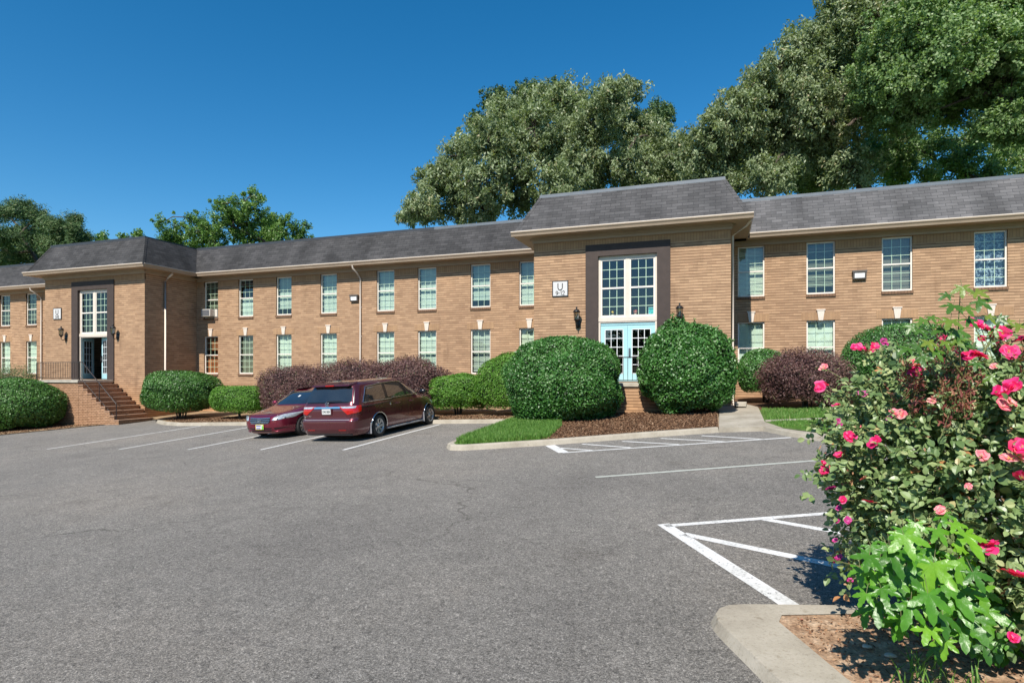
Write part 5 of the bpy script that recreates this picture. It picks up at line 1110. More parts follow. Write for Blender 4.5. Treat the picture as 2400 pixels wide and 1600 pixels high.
# ------------------------------------------------------------------ trees
def tree(name, label, base, trunk_r, blobs, n_sub, n_leaf, L, W, mat, group='trees behind the building', sub_r=.5, droop=.35, hollow=.35, fork=.45, flat=.95, seed=0, nlimb=2):
    n_sub = int(n_sub*1.62)
    "blobs = list of (centre Vector, radius)"
    r_ = np.random.default_rng(seed+100); b = Vector(base); root = empty(name, b, label, 'tree', group)
    cen = sum((Vector(c) for c, _ in blobs), Vector())/len(blobs); low = min(c.z-r for c, r in blobs)
    fk = Vector((b.x*.75+cen.x*.25, b.y*.75+cen.y*.25, b.z+(max(low, b.z+3)-b.z)*.8+1.0)); top = Vector((cen.x, cen.y, cen.z))
    mb = MB(); o = b
    mb.tube([b-o+Vector((0, 0, -.5)), b-o+Vector((0, 0, .8)), (b.lerp(fk, .5))-o, fk-o], [trunk_r*1.35, trunk_r*1.05, trunk_r*.92, trunk_r*.8], 12)
    mb.tube([fk-o, fk.lerp(top, .5)-o, top-o], [trunk_r*.78, trunk_r*.5, trunk_r*.22], 9)
    mb.build('trunk', M['bark'], root)
    mb = MB(); Ps = []; Ns = []; lvs = []
    R_tot = sum(r**2 for _, r in blobs)
    joined = [(fk, 0.), (fk.lerp(top, .35), 0.), (fk.lerp(top, .7), 0.), (top, 0.)]
    for c, r in sorted(blobs, key=lambda q: (Vector(q[0])-top).length):
        st, dep = min(joined, key=lambda q: (q[0]-c).length+q[1]*.25)
        L0 = (c-st).length; mid = st.lerp(c, .5)+Vector((*(r_.normal(size=2)*.10*L0), .10*L0)); lr = max(.05, trunk_r*.42*math.exp(-dep*.05)*min(1., r/2.)); joined += [(c, dep+L0), (mid, dep+L0*.5)]
        mb.tube([st-o, st.lerp(mid, .5)+Vector(r_.normal(size=3)*.03*L0)-o, mid-o, mid.lerp(c, .5)+Vector(r_.normal(size=3)*.04*L0)-o, c-o], [lr, lr*.85, lr*.7, lr*.55, lr*.4], 7)
        ns = max(6, int(n_sub*r*r/R_tot)); d = unit(r_.normal(size=(ns, 3))); rad = r*(hollow+(1-hollow)*r_.random(ns)**.45)*(1+.25*r_.normal(size=ns))
        S = np.array(c)+d*rad[:, None]*np.array([1, 1, flat])
        for i in range(0, ns, max(1, ns//(7*nlimb))): q = Vector(S[i]); mb.tube([c-o, c.lerp(q, .5)+Vector((0, 0, .08*r))-o, q-o], [lr*.34, lr*.22, lr*.08], 5)
        k = n_leaf; sr = sub_r*r_.uniform(.35, 1.2, ns)
        q = r_.normal(size=(ns, k, 3)); q /= np.linalg.norm(q, axis=2, keepdims=True); q *= (r_.random((ns, k, 1))**.5)*sr[:, None, None]*np.array([.85, .85, .9])
        P = (S[:, None, :]+q).reshape(-1, 3); N = unit(np.repeat(d, k, 0)*.55+r_.normal(size=(ns*k, 3))*.7+np.array([0, 0, .35]))
        Ps.append(P); Ns.append(N); lvs.append(np.clip(np.repeat(r_.beta(2, 2, ns), k)*.55+r_.beta(2, 2, ns*k)*.45+(r_.random(ns*k) < .05)*.4, 0, 1))
    mb.build('branches', M['bark'], root)
    P = np.vstack(Ps)-np.array(b); N = np.vstack(Ns); n = len(P)
    V, F = leaves(P, N, L*r_.uniform(.6, 1.3, n), W*r_.uniform(.6, 1.3, n), droop=droop)
    mesh_np('crown', V, F, M[mat], root, np.concatenate(lvs)); return root
def B_(lst, t, f=1., dt=0., seed=1):
    r_ = random.Random(seed); out = []
    for q in lst:
        px, py, rp = q[:3]; tt = (q[3] if len(q) > 3 else t+r_.uniform(-1, 1)*dt); out.append((at(px, py, tt), rp/1400*tt*f))
    return out
oak = [(985, 480, 45), (1010, 430, 45), (1040, 400, 40), (1060, 470, 60), (1085, 360, 48), (1130, 420, 65), (1140, 330, 55), (1180, 270, 48), (1200, 380, 70), (1250, 300, 65), (1270, 240, 50), (1320, 360, 75), (1330, 240, 52), (1385, 290, 65), (1400, 400, 75), (1430, 235, 48), (1470, 220, 40), (1480, 310, 62), (1500, 400, 75), (1545, 330, 45), (1560, 380, 60), (1600, 345, 34), (1610, 400, 55), (1215, 460, 60), (1130, 490, 50), (1310, 440, 60), (960, 508, 26), (1000, 500, 30)]
oak = [(x, y, r*.92) for x, y, r in oak]
tree('oak_tree', 'broad olive green oak rising behind the roof left of the right bay', (-4.5, 44, gz(-4, 44)), .5, B_(oak, 43, 1., 3.5, 3), 1650, 62, .27, .105, 'oak', seed=1, sub_r=.62, droop=.5)
back = [(1160, 235, 32), (1185, 300, 40), (1235, 225, 34), (1300, 215, 30), (1320, 260, 40), (1420, 250, 50), (1530, 290, 42), (1555, 265, 26), (1120, 290, 24), (1240, 270, 42)]
tree('oak_tree', 'darker tree showing just above and behind the broad oak', (-5, 56, gz(-4, 44)), .45, B_(back, 54, 1., 2, 5), 700, 46, .26, .10, 'pine', seed=2, sub_r=.6, droop=.3, hollow=.2)
bigl = [(1640, 375, 55), (1665, 320, 50), (1700, 400, 70), (1730, 270, 62), (1750, 350, 75), (1765, 215, 48), (1800, 420, 60), (1810, 270, 75), (1830, 165, 58), (1850, 350, 75), (1880, 230, 80), (1890, 110, 58), (1930, 310, 80), (1940, 170, 80), (1960, 60, 62), (1990, 400, 60), (2000, 240, 85), (2010, 120, 80), (2010, 10, 60), (2060, 50, 75), (1905, 395, 60), (1985, -30, 60), (2060, -50, 70), (1700, 430, 40), (2060, 180, 80), (2100, 270, 60)]
tree('oak_tree', 'tall olive green oak behind the right bay, its edge sloping down to the left', (11.5, 43, gz(11, 43)), .6, B_([(x, y, r*.93) for x, y, r in bigl], 39, 1., 3., 7), 2350, 62, .25, .10, 'oak', seed=3, sub_r=.60, droop=.5)
bigr = [(2080, 120, 70), (2130, 200, 80), (2140, 60, 75), (2080, 250, 55), (2200, 140, 85), (2220, 20, 80), (2230, 240, 60), (2290, 90, 80), (2300, 190, 75), (2350, 20, 75), (2380, 120, 80), (2370, 230, 60), (2440, 60, 80), (2450, 180, 80), (2050, 190, 60), (2385, 300, 50), (2330, 290, 45), (2430, 250, 60), (2150, 275, 40), (2450, 300, 50), (2220, -60, 80), (2350, -70, 80), (2500, 120, 80)]
tree('maple_tree', 'tall bright green maple at the right edge, in front of the sloping oak', (17.5, 36.5, gz(17, 36)), .55, B_([(x, y, r*.95) for x, y, r in bigr], 33, 1., 2.5, 9), 2300, 54, .18, .12, 'maple', seed=4, sub_r=.50, droop=.2)
low = [(1960, 400, 55), (1900, 420, 50), (2040, 360, 60), (2110, 350, 50), (2100, 400, 45), (2180, 340, 48), (2250, 380, 45), (2290, 320, 42), (2350, 360, 45), (2400, 330, 45), (2320, 410, 40), (2420, 400, 45), (2180, 410, 30)]
tree('maple_tree', 'shaded dark tree low behind the right wing roof, sky showing through it', (20, 46, gz(17, 46)), .4, B_(low, 43, 1., 2.5, 11), 820, 40, .22, .13, 'maple', seed=5, sub_r=.65, droop=.2, hollow=.1)
mid = [(575, 480, 38), (540, 500, 38), (600, 520, 45), (560, 545, 40), (500, 530, 32), (640, 545, 36), (520, 480, 22), (455, 545, 24), (410, 530, 22), (375, 520, 18), (385, 550, 22), (440, 510, 14), (680, 530, 24), (700, 545, 22), (715, 530, 12), (480, 565, 30), (610, 465, 16), (590, 455, 16), (668, 512, 14), (420, 570, 24), (470, 520, 28), (640, 520, 28), (450, 572, 30), (400, 562, 26), (650, 560, 36), (600, 565, 40), (500, 565, 36), (548, 515, 34), (705, 562, 22)]
tree('leafy_tree', 'fresh green open crowned tree behind the middle wing, branches showing', (-28, 45, gz(-28, 45)), .3, B_([(x, y, r*.9) for x, y, r in mid], 50, 1., 2., 13), 520, 52, .19, .10, 'fresh', seed=6, sub_r=.48, hollow=.1, droop=.25, nlimb=2)
pin = [(-20, 500, 50), (30, 495, 42), (70, 500, 40), (100, 520, 36), (60, 545, 46), (10, 560, 55), (90, 570, 42), (40, 590, 50), (120, 545, 30), (110, 600, 40), (-60, 560, 70), (0, 610, 50), (70, 610, 40), (55, 478, 22)]
tree('pine_tree', 'tall rounded pine at the left edge behind the far roof', (-62, 42, gz(-48, 42)), .45, B_([(x, y, r*.85) for x, y, r in pin], 62, 1., 3., 15), 620, 60, .36, .06, 'pine', group='pines at the left', seed=7, sub_r=.85, droop=.0, hollow=.05, flat=.6)
pin2 = [(135, 530, 22), (160, 540, 24), (175, 515, 16), (185, 560, 18), (200, 555, 12), (150, 570, 26), (120, 575, 24), (165, 590, 22), (175, 535, 14)]
tree('pine_tree', 'smaller pine with layered branches right of the tall left pine', (-50, 47, gz(-48, 47)), .3, B_(pin2, 58, 1., 1.5, 17), 330, 54, .36, .06, 'pine', group='pines at the left', seed=8, sub_r=.75, droop=.0, hollow=.1, flat=.65)
tree('leafy_tree', 'tip of a distant thin tree above the left bay roof', (-55, 64, gz(-48, 60)), .2, B_([(238, 552, 10), (230, 562, 10), (248, 566, 9)], 78, 1., .5, 19), 26, 26, .3, .14, 'fresh', seed=9, sub_r=.5)
tree('leafy_tree', 'small leafy tip just above the left bay roof, left of the open crowned tree', (-39, 50, gz(-39, 50)), .2, B_([(320, 548, 10), (290, 558, 9), (328, 558, 10)], 60, 1., .5, 21), 30, 26, .26, .14, 'fresh', seed=10, sub_r=.45)

for i, (x, y, h, r, lb) in enumerate(((-38, -34, 8.5, 5.5, 'leftmost of the unseen trees added across the lot for reflections in the far windows'), (-24, -36, 10.5, 6, 'second unseen tree from the left across the lot, added for window reflections'), (-10, -35, 9, 5.5, 'middle unseen tree across the lot, added for reflections in the entrance window'), (5, -37, 11, 6.5, 'tall unseen tree across the lot, added for reflections in the entrance window'), (19, -35, 9, 5.5, 'rightmost of the unseen trees added across the lot for reflections in the right wing windows'))):
    bb = [(Vector((x+rs_[0]*r, y+rs_[1]*r*.6, gz(x, y)+h*.62+rs_[2]*r*.5)), r*.55) for rs_ in ((0, 0, 0), (.7, 0, -.2), (-.7, 0, -.25), (.3, .5, .35), (-.35, -.4, .3), (0, .2, .75), (.55, 0, .35), (-.6, .1, .3))]
    tree('leafy_tree', lb, (x, y, gz(x, y)), .3, bb, 130, 26, .7, .4, 'pine', group='unseen trees added behind the camera for reflections', seed=30+i, sub_r=1.3, hollow=.2)  # unseen trees, added behind the camera only for windows and cars to reflect

# ------------------------------------------------------------------ rose bush and sweetgum saplings in the near bed
RC = np.array([2.05, 5.12, 1.22]); RR = np.array([1.15, 1.0, 1.12])
rb = [(RC, RR), (np.array([2.55, 5.1, 1.55]), np.array([1.1, .95, .95])), (np.array([1.55, 5.2, 1.55]), np.array([.82, .7, .72])), (np.array([2.8, 4.8, 1.1]), np.array([1., .9, 1.0]))]
rose = empty('rose_bush', (2.1, 5.1, .3), 'big rose bush with hot pink and fading salmon blooms at the right edge', 'rose bush'); ro = np.array([2.1, 5.1, .3])
def rose_pts(n, depth=.30):
    out = []
    w_ = np.array([np.prod(r)**(2/3) for _, r in rb]); w_ = w_/w_.sum(); ks = rng.choice(len(rb), n, p=w_)
    D = rdir(n); P = np.zeros((n, 3))
    for i, (c, r) in enumerate(rb):
        m_ = ks == i; d_ = D[m_]; rad = (1-depth*rng.random(m_.sum())**1.3)*(1+bumps(d_, 5.5, .085, 40+i)); P[m_] = c+d_*r*rad[:, None]
    ins = np.zeros(n, bool)
    for i, (c, r) in enumerate(rb):
        q = (((P-c)/r)**2).sum(1); ins |= (q < (1-depth-.08)**2)&(ks != i)
    ok = (~ins)&(P[:, 2] > gzn(P[:, 0], P[:, 1])+.28); return P[ok], D[ok]
def shaped_leaves(P, N, A, L, W, cup=.18, name='leaf'):
    "ovate leaves, eight faces folded along the midrib; P base point, A axis, N normal"
    prof = [(0, .0), (.22, .36), (.5, .5), (.78, .33), (1, 0)]
    n = len(P); A = unit(A); N = unit(N-A*np.sum(A*N, 1, keepdims=True)); B = np.cross(N, A); L = L[:, None]; W = W[:, None]
    vs = []
    for t, wd in prof: base = P+A*L*t-N*L*(.22*t*t); vs += [base, base+B*W*wd+N*W*wd*cup*2, base-B*W*wd+N*W*wd*cup*2]
    V = np.stack(vs, 1).reshape(-1, 3); b = (np.arange(n)*15)[:, None]; F = []
    for i in range(4): F.append(b+np.array([3*i, 3*i+3, 3*i+4, 3*i+1])); F.append(b+np.array([3*i, 3*i+2, 3*i+5, 3*i+3]))
    return V, np.vstack(F), n
P, D = rose_pts(13000, .40)
# compound leaves: five leaflets on a short axis
n = len(P); ax = unit(D*.6+rng.normal(size=(n, 3))*.7+np.array([0, 0, .1])); nn = unit(D*.35+np.array([0, -.5, .75])+rng.normal(size=(n, 3))*.42); sd = unit(np.cross(nn, ax)); LP, LN, LA, LL = [], [], [], []
for t, s_, k in ((1.0, 0, 1.15), (.62, 1, 1.), (.62, -1, 1.), (.28, 1, .8), (.28, -1, .8)):
    Lr = .085; LP.append(P+ax*Lr*t); LA.append(ax*(.35 if s_ else 1)+sd*s_*.9+rng.normal(size=(n, 3))*.12); LN.append(nn+rng.normal(size=(n, 3))*.22); LL.append(rng.uniform(.038, .072, n)*k)
LP, LN, LA, LL = np.vstack(LP), np.vstack(LN), np.vstack(LA), np.concatenate(LL)
V, F, k = shaped_leaves(LP, LN, LA, LL, LL*.68)
lvn = np.clip(np.tile(rng.beta(2, 2.2, n)*.6, 5)+rng.beta(2, 2, 5*n)*.35+(rng.random(5*n) < .03)*.5, 0, 1); mesh_np('foliage', V-ro, F, M['rose_leaf'], rose, np.tile(lvn, 8))
# inner dead twigs and canes
mb = MB(); rr_ = random.Random(5)
for i in range(46):
    a = rr_.uniform(0, 6.28); e = rr_.uniform(.15, 1.45); d0 = Vector((math.cos(a)*math.cos(e), math.sin(a)*math.cos(e), math.sin(e))); L_ = rr_.uniform(.8, 1.75)
    p0 = Vector((rr_.uniform(-.2, .2), rr_.uniform(-.2, .2), -.15)); p1 = p0+Vector((d0.x*.35, d0.y*.35, .5)); p2 = p0+d0*L_*.7+Vector((0, 0, .25)); p3 = p0+d0*L_+Vector((0, 0, .15)); mb.tube([p0, p1, p2, p3], [.011, .009, .006, .003], 6)
mb.build('canes', M['cane'], rose)
mb = MB()
for i in range(420):
    d0 = Vector(rdir(1)[0]); p0 = Vector(RC-ro)+Vector(np.array(d0)*RR*rr_.uniform(.3, .8)); p1 = p0+Vector(rdir(1)[0])*rr_.uniform(.12, .32); 
    if p0.z < .1 or p1.z < .1: continue
    mb.tube([p0, p0.lerp(p1, .5)+Vector((0, 0, .03)), p1], [.004, .003, .0015], 4)
mb.build('twigs', M['twig'], rose)
def hit(px, py, push=1.0):
    r_ = np.array(at(px, py, 1.))-np.array([0, 0, EYE]); best = None
    for c, q in rb:
        o_ = (np.array([0, 0, EYE])-c)/q; d_ = r_/q; A_ = d_@d_; B2 = 2*o_@d_; C_ = o_@o_-push**2; dis = B2*B2-4*A_*C_
        if dis > 0:
            t = (-B2-math.sqrt(dis))/(2*A_)
            if best is None or t < best: best = t
    if best is None: best = 4.6
    return np.array([0, 0, EYE])+r_*best
def flower(p, size, mat, seed, layers=2, petals=6):
    "open rose: rings of cupped petals round a small yellow centre"
    r_ = np.random.default_rng(seed); f = empty_part('bloom', rose); up = unit(np.array([*(r_.normal(size=2)*.6), .9])+np.array([-.1, -.75, 0])); a_ = unit(np.cross(up, [0.3, .2, .9])); b_ = np.cross(up, a_)
    V = []; F = []; lv = []
    for l in range(layers):
        op = 1.0-.24*l; sz_ = size*(1-.22*l)
        for k in range(petals):
            ang = 2*math.pi*(k+.5*l+r_.uniform(-.35, .35))/petals; op_ = sz_; sz_ = size*(1-.22*l)*r_.uniform(.72, 1.12); d_ = a_*math.cos(ang)+b_*math.sin(ang); s_ = np.cross(up, d_); opn = op*r_.uniform(.75, 1.1); b0 = len(V)
            for u in (0, .35, .7, 1.0):
                cz = up*(sz_*(u*(1-opn)+.35*u*u*(.4-opn*.2)*1.3+ .10*math.sin(u*3)))+d_*sz_*u*opn; wd = sz_*(.12+.56*math.sin(min(1, u*1.05)*math.pi*.62))
                if u == 1.0: wd *= .62
                for v in (-1, 0, 1): V.append(p+cz+s_*wd*v+up*abs(v)*wd*.25+up*r_.normal()*sz_*.03)
            for i in range(3):
                for j in range(2): F.append((b0+3*i+j, b0+3*i+j+1, b0+3*i+j+4, b0+3*i+j+3))
                lv += [r_.uniform(.1, .9)]*2 if i else [r_.uniform(.7, 1)]*2
    return V, F, lv
def bloom(p, size, mat, seed, **k):
    r_ = np.random.default_rng(seed); V, F, lv = flower(np.zeros(3), size, mat, seed, **k); V = np.array(V)
    o = mesh_np('bloom', V, np.array(F), M[mat], rose, np.array(lv), smooth=True); o.location = Vector(p-ro)
    if mat == 'petal' and r_.random() < .6:
        mb = MB(); q = rdir(16)*size*.13+unit(np.array([0, -.6, .9]))*size*.16
        for x in q: mb.tube([(0, 0, 0), tuple(x)], size*.02, 4)
        mb.build('stamens', M['stamen'], o)
    return o
def empty_part(*a): return None
blooms = [(2007, 816, 'p', .052), (2034, 822, 'p', .055), (2050, 812, 'p', .035), (2070, 801, 'm', .045), (1930, 861, 's', .042), (1977, 851, 's', .036), (1922, 908, 'p', .05), (1934, 902, 'p', .035), (2021, 924, 'm', .042), (2148, 872, 'p', .052), (2165, 870, 's', .04), (2136, 851, 's', .05), (2150, 858, 's', .04), (2088, 852, 's', .034),
 (1964, 950, 'p', .038), (1964, 988, 'm', .038), (1993, 1024, 'p', .046), (2050, 1036, 'p', .044), (1966, 1067, 'p', .042), (1986, 1072, 's', .03), (1930, 1086, 'p', .034), (1934, 1102, 'p', .04), (1928, 1116, 'm', .03), (1950, 1146, 'm', .05), (2036, 1178, 'p', .046), (1976, 1172, 'p', .03), (2284, 762, 'p', .075), (2312, 772, 'p', .06), (2298, 765, 's', .045), (2350, 783, 'p', .075), (2332, 788, 'p', .05), (2212, 797, 'p', .05), (2205, 808, 'm', .04),
 (2252, 838, 'p', .06), (2272, 836, 'p', .06), (2292, 833, 'p', .055), (2300, 794, 'p', .035), (2364, 825, 'p', .055), (2358, 917, 'p', .07), (2378, 908, 'p', .06), (2350, 951, 's', .06), (2368, 944, 's', .05), (2098, 968, 's', .055), (2112, 972, 's', .045), (2086, 980, 'm', .03), (2300, 1066, 's', .05), (2366, 1077, 's', .06), (2386, 1070, 's', .06), (2394, 1048, 'p', .06), (2394, 798, 'p', .06), (2312, 1282, 'p', .055), (2324, 1275, 'p', .04), (2380, 1350, 'p', .07), (2374, 1494, 'p', .035), (2204, 1196, 's', .045), (2214, 1206, 's', .035),
 (1966, 1306, 'm', .034), (1954, 1312, 'p', .026), (1958, 1266, 'm', .028), (1985, 1220, 'm', .036), (1962, 1221, 'm', .03), (1993, 1360, 'm', .028), (1966, 1192, 'm', .034), (1920, 1046, 's', .02), (2024, 1122, 's', .034), (2110, 1030, 's', .026), (2012, 1000, 's', .024), (2240, 905, 's', .03), (2185, 940, 's', .03), (2330, 1120, 's', .03), (2270, 1140, 's', .028), (2395, 1120, 'p', .05), (2330, 858, 's', .03)]
blooms = [b_ for i, b_ in enumerate(blooms) if not (b_[2] == 's' and b_[3] < .045 and i % 2)]
for i, (x, y, k, s_) in enumerate(blooms):
    p = hit(x, y, 1.11); bloom(p, s_*(1.02 if k == 'p' else .85), {'p': 'petal', 's': 'petal_old', 'm': 'petal_mag'}[k], i, layers=2, petals=5 if k != 's' else 4+i % 3)
def spray(p0, p1, nl, rad=.003):
    "a leafy cane from p0 (inside) to p1 (tip)"
    p0, p1 = np.array(p0), np.array(p1); mid = (p0+p1)/2+np.array([0, 0, .04]); mb = MB(); mb.tube([tuple(p0-ro), tuple(mid-ro), tuple(p1-ro)], [rad*1.5, rad*1.2, rad*.8], 5); mb.build('cane', M['cane'], rose)
    L_ = np.linalg.norm(p1-p0); t = rng.uniform(.1, .95, nl)[:, None]; return p0+(p1-p0)*t+np.array([0, 0, .04])*4*t*(1-t)*.5
sp_pts = []; cenr = np.array([2.15, 5.1, 1.2])
for i, (x, y, k, s_) in enumerate(blooms):
    p = hit(x, y, 1.11); dv = unit(cenr-p); far_ = x < 1990 or y < 870
    q = p+dv*(.42 if far_ else .14)-np.array([0, 0, .05]); sp_pts.append(spray(q, p-dv*.005, 9 if far_ else 3))
for i in range(60):
    c, r = rb[rng.integers(0, 3)]; d0 = rdir(1)[0]; d0[2] = abs(d0[2])*.9+.05; d0[0] = -abs(d0[0]) if rng.random() < .6 else d0[0]; d0[1] = -abs(d0[1]) if rng.random() < .6 else d0[1]; d0 = unit(d0)
    p0 = c+d0*r*.9; sp_pts.append(spray(p0, p0+unit(d0+np.array([0, 0, .5]))*rng.uniform(.12, .32), 9))
SPp = np.vstack(sp_pts); n = len(SPp); ax = unit(rng.normal(size=(n, 3))+np.array([-.2, -.3, .1])); nn = unit(np.array([0, -.5, .75])+rng.normal(size=(n, 3))*.5); sd = unit(np.cross(nn, ax)); LP, LN, LA, LL = [], [], [], []
for t, s_, k in ((1.0, 0, 1.1), (.6, 1, 1.), (.6, -1, 1.), (.25, 1, .8), (.25, -1, .8)):
    LP.append(SPp+ax*.07*t); LA.append(ax*(.35 if s_ else 1)+sd*s_*.9); LN.append(nn+rng.normal(size=(n, 3))*.2); LL.append(rng.uniform(.028, .052, n)*k)
LP, LN, LA, LL = np.vstack(LP), np.vstack(LN), np.vstack(LA), np.concatenate(LL); V, F, k = shaped_leaves(LP, LN, LA, LL, LL*.66)
mesh_np('spray_leaves', V-ro, F, M['rose_leaf'], rose, np.tile(np.clip(rng.beta(2, 2, k)*.95, 0, 1), 8))
# red new growth and spent heads
shp = [(2125, 895), (2142, 925), (2160, 905), (2190, 900), (2200, 930), (2228, 905), (2248, 890), (2250, 960), (2232, 940), (2262, 985), (2195, 955), (2215, 960), (2212, 870), (2185, 845), (2222, 828), (2238, 860), (2398, 870), (2345, 835), (2110, 915), (2150, 980), (2195, 820), (2205, 838), (2218, 850), (2200, 800), (2230, 848), (2150, 908), (2155, 925), (2215, 895), (2222, 915), (2240, 920), (2262, 905), (2270, 930), (2285, 915), (2255, 945), (2120, 935), (2140, 945), (2165, 960), (2200, 975), (2230, 985), (2375, 835), (2390, 850), (2365, 850), (2395, 835), (2180, 985), (2210, 1010), (1972, 1155), (1976, 1100), (2275, 960), (2132, 915), (2100, 955)]
SP, SN, SA, SL = [], [], [], []
mb = MB()
for x, y in shp:
    p = hit(x, y, 1.02); up = unit(np.array([rng.normal()*.25, -.3+rng.normal()*.2, 1.])); h = rng.uniform(.08, .17); mb = MB(); mb.tube([tuple(p-ro-up*.05), tuple(p-ro+up*h)], .003, 5); mb.build('shoot_stem', M['cane'], rose)
    k = 26; t = rng.random((k, 1)); SP.append(p+up*h*t+rng.normal(size=(k, 3))*.016); SA.append(rdir(k)+up*.9); SN.append(rdir(k)); SL.append(rng.uniform(.02, .045, k))
SP, SN, SA, SL = np.vstack(SP), np.vstack(SN), np.vstack(SA), np.concatenate(SL); V, F, k = shaped_leaves(SP, SN, SA, SL, SL*.34); mesh_np('red_shoots', V-ro, F, M['shoot'], rose, np.tile(rng.beta(2, 2, k), 8))
# pale tan dead leaves hanging inside
P, D = rose_pts(3800, .30); k = len(P); V, F, k = shaped_leaves(P, rdir(k), rdir(k)+np.array([0, 0, -.6]), rng.uniform(.025, .05, k), rng.uniform(.01, .02, k)); mesh_np('dead_leaves', V-ro, F, M['litter'], rose, np.tile(rng.beta(2.5, 1.5, k), 8))

def starleaf(size, seed):
    "five lobed sweetgum leaf, in its own frame: base at 0, middle lobe along +y, normal +z"
    r_ = random.Random(seed); lob = [(-118, .62), (-58, .9), (0, 1.08), (58, .9), (118, .62)]; V = [(0, .0, 0)]; rim = []
    def pt(a, r, z=0): return (size*r*math.sin(R(a)), size*(r*math.cos(R(a))+.06), z)
    for i, (a, r) in enumerate(lob):
        a += r_.uniform(-5, 5); r *= r_.uniform(.88, 1.08); w_ = 21 if i in (1, 2, 3) else 19
        rim += [pt(a-w_*1.05, r*.42, 0), pt(a-w_*.98, r*.60, .0), pt(a-w_*.62, r*.66), pt(a-w_*.45, r*.84), pt(a, r, 0), pt(a+w_*.45, r*.84), pt(a+w_*.62, r*.66), pt(a+w_*.98, r*.60), pt(a+w_*1.05, r*.42)]
        if i < 4: am = (lob[i][0]+lob[i+1][0])/2; rim.append(pt(am, .37))
    mids = []
    V += rim; n = len(rim); F = []
    # mid-line vertices so that every lobe can fold and droop
    for i in range(5): a, r = lob[i]; V.append(pt(a, r*.5))
    base = 1+n; per = 10
    for i in range(5):
        s0 = 1+i*per; m_ = base+i; e = s0+8
        for j in range(s0, e): F.append((m_, j+1, j))
        F.append((0, m_, s0)); F.append((0, e, m_))
        if i < 4: F.append((0, e+1, e)); F.append((0, s0+per, e+1))
    out = []
    for k, (x, y, z) in enumerate(V):
        rr2 = (x*x+y*y)/(size*size); edge = 0 if (k == 0 or k >= base) else 1
        out.append((x, y, -.22*size*rr2+edge*.045*size*(1 if k % 3 else 0)))
    return out, F
def sapling(name, label, base, stems, leafs, mat, stem_r=.006):
    root = empty(name, base, label, 'sapling'); b = Vector(base); mb = MB()
    for s_ in stems: mb.tube([Vector(p)-b for p in s_], [stem_r*(1-.6*i/(len(s_)-1)) for i in range(len(s_))], 6)
    for i, (p, size, nrm, down) in enumerate(leafs):
        p = Vector(p); V, F = starleaf(size, i*7+3); N = Vector(nrm).normalized(); Y_ = Vector(down); Y_ = (Y_-N*Y_.dot(N)).normalized(); X_ = Y_.cross(N); m_ = Matrix((X_, Y_, N)).transposed()
        W_ = np.array([tuple(m_ @ Vector(v)+p-b) for v in V]); F = np.array(F)
        o = mesh_np('leaf', W_, F, M[mat], root, np.full(len(F), random.Random(i).uniform(.1, .9)), smooth=True)
        mb.tube([p-b, p-b-Y_*size*.4+Vector((0, .02, size*.25))], .0016, 4)
    mb.build('stem', M['cane'], root); return root
rs = random.Random(21)
def leafset(lst, t0, sc_=1.):
    out = []
    for q in lst:
        px, py, sp = q[:3]; tt = (q[3] if len(q) > 3 else t0+rs.uniform(-.12, .12)); dn = q[4] if len(q) > 4 else rs.uniform(-.5, .5)
        out.append((tuple(at(px, py, tt)), sp/1400*tt*sc_, (rs.uniform(-.4, .4)-.1, -.85, rs.uniform(.45, 1.3)), (dn, -.25, -1.)))
    return out
lowl = [(2118, 1252, 62), (2085, 1292, 56), (2188, 1318, 84), (2124, 1340, 62), (2038, 1300, 48), (2015, 1330, 42), (2050, 1340, 42), (2065, 1378, 46), (2056, 1412, 50), (2134, 1418, 54), (2112, 1445, 54), (2228, 1368, 78), (2175, 1390, 66), (2265, 1440, 66), (2210, 1440, 50), (2178, 1470, 48), (2255, 1470, 50), (2290, 1480, 55), (2325, 1420, 72), (2370, 1440, 78), (2215, 1500, 40), (2310, 1508, 50), (2260, 1250, 60), (2235, 1225, 38), (2145, 1225, 40), (2160, 1285, 50), (2245, 1310, 60), (2095, 1350, 44), (2300, 1385, 60), (2150, 1360, 60), (2090, 1320, 50), (2355, 1500, 55), (2390, 1400, 60), (2240, 1405, 60), (2130, 1300, 46), (2060, 1320, 40), (2340, 1470, 50), (2195, 1240, 40), (2030, 1390, 36), (2280, 1340, 46)]
lowl = [(x, y, s_*1.0) if x < 2285 else (x, y, s_*1.0, 3.8) for x, y, s_ in lowl]
bs = at(2260, 1520, 4.2)
sapling('sweetgum_sapling', 'bright green sweetgum sapling with star shaped leaves low in front of the rose bush', (bs.x, bs.y, gz(bs.x, bs.y)+.1),
        [[(bs.x, bs.y, .3), at(2230, 1440, 3.75), at(2180, 1330, 3.55), at(2120, 1250, 3.5)], [at(2230, 1440, 3.95), at(2120, 1400, 3.8), at(2040, 1320, 3.8)], [at(2240, 1460, 4.), at(2330, 1400, 3.8), at(2380, 1400, 3.75)], [at(2235, 1450, 4.), at(2260, 1340, 3.8), at(2250, 1240, 3.8)]], leafset(lowl, 3.42)+leafset([(q[0]+rs.uniform(-30, 30), q[1]+rs.uniform(-25, 25), q[2]*.85) for q in lowl[:34]], 3.72), 'gum', .009)
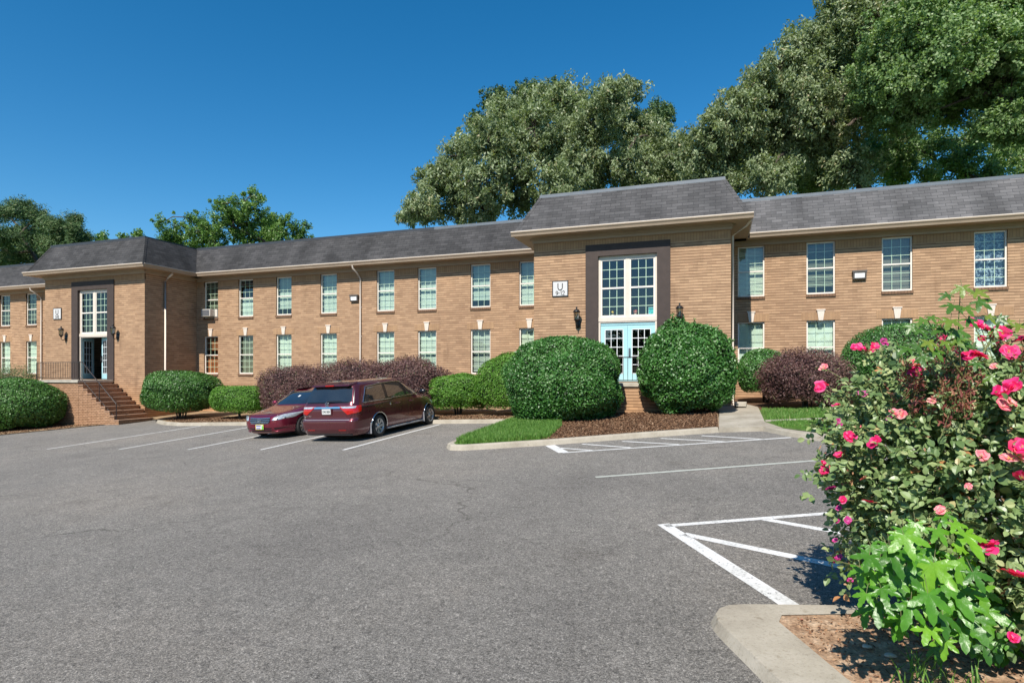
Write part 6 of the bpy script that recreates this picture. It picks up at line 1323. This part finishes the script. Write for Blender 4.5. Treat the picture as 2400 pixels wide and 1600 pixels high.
upl = [(2255, 672, 46, 3.9, -.1), (2222, 690, 34, 3.9, -1.1), (2286, 684, 42, 3.95, .8), (2235, 715, 46, 3.85, -.6), (2292, 705, 50, 3.9, .9), (2262, 720, 46, 3.85, .2), (2228, 750, 56, 3.8, -.4), (2268, 748, 44, 3.85, .8), (2208, 770, 44, 3.85, -.9), (2244, 775, 52, 3.8, .1), (2165, 748, 38, 3.9, -.7), (2182, 742, 30, 3.9, .2), (2138, 765, 34, 3.9, -.8), (2155, 772, 36, 3.85, .3), (2150, 808, 46, 3.8, -.9), (2175, 800, 44, 3.8, .0), (2130, 815, 40, 3.8, -1.), (2190, 822, 40, 3.8, .5), (2160, 835, 38, 3.75, .2), (2238, 795, 44, 3.8, .5), (2315, 740, 34, 3.95, .4), (2340, 745, 34, 3.95, .9), (2360, 752, 30, 4., .5), (2390, 760, 36, 4., -.3), (2330, 770, 30, 3.95, .2), (2255, 800, 40, 3.8, -.2), (2215, 800, 36, 3.8, .1), (2322, 880, 40, 3.8, .2), (2290, 850, 34, 3.8, -.4)]
bs = at(2290, 1100, 4.5)
sapling('sweetgum_sapling', 'sweetgum sapling with yellow green star leaves sticking up above the rose bush', (bs.x, bs.y, gz(bs.x, bs.y)+.1),
        [[(bs.x, bs.y, .3), at(2275, 980, 4.2), at(2250, 850, 3.98), at(2246, 760, 3.95), at(2252, 668, 3.95)], [at(2255, 880, 4.), at(2205, 810, 3.95), at(2172, 745, 3.92)], [at(2250, 860, 4.), at(2190, 850, 3.9), at(2150, 805, 3.88)], [at(2262, 900, 4.05), at(2320, 800, 4.), at(2345, 740, 4.)]], leafset(upl, 3.85, .70), 'gum_top', .007)
# sticks lying on the clay
mb = MB(); pts = [at(2120, 1570, 3.95), at(2165, 1556, 3.95), at(2215, 1545, 3.9), at(2250, 1535, 3.9)]; pts = [Vector((p.x, p.y, gz(p.x, p.y)+.12+.02*i)) for i, p in enumerate(pts)]
mb.tube(pts, [.006, .012, .016, .014], 8); mb.tube([pts[1], pts[1]+Vector((-.05, -.09, .03))], [.006, .003], 5); tag(mb.build('fallen_branch', M['twig']), 'pale fallen branch lying on the clay under the sapling', 'branch')
def stone(x, y, s_, label):
    mb = MB(); V = []; n1, n2 = 12, 7
    for j in range(n2+1):
        for i in range(n1): th = math.pi*j/n2; ph = 2*math.pi*i/n1; q = 1+.10*math.sin(3*ph+x*9)+.08*math.cos(2*ph+j); V.append((s_*q*math.sin(th)*math.cos(ph), s_*.62*q*math.sin(th)*math.sin(ph), s_*.36*math.cos(th)))
    mb.add(V, [(j*n1+i, (j+1)*n1+i, (j+1)*n1+(i+1) % n1, j*n1+(i+1) % n1) for j in range(n2) for i in range(n1)], 0, True); o = mb.build('stone', M['slab']); o.location = (x, y, gz(x, y)+.10); tag(o, label, 'stone')
p = at(2087, 1556, 3.97); stone(p.x, p.y, .040, 'smooth grey stone beside the fallen branch'); p = at(2032, 1545, 4.1); stone(p.x, p.y, .035, 'smaller grey stone further left on the clay')
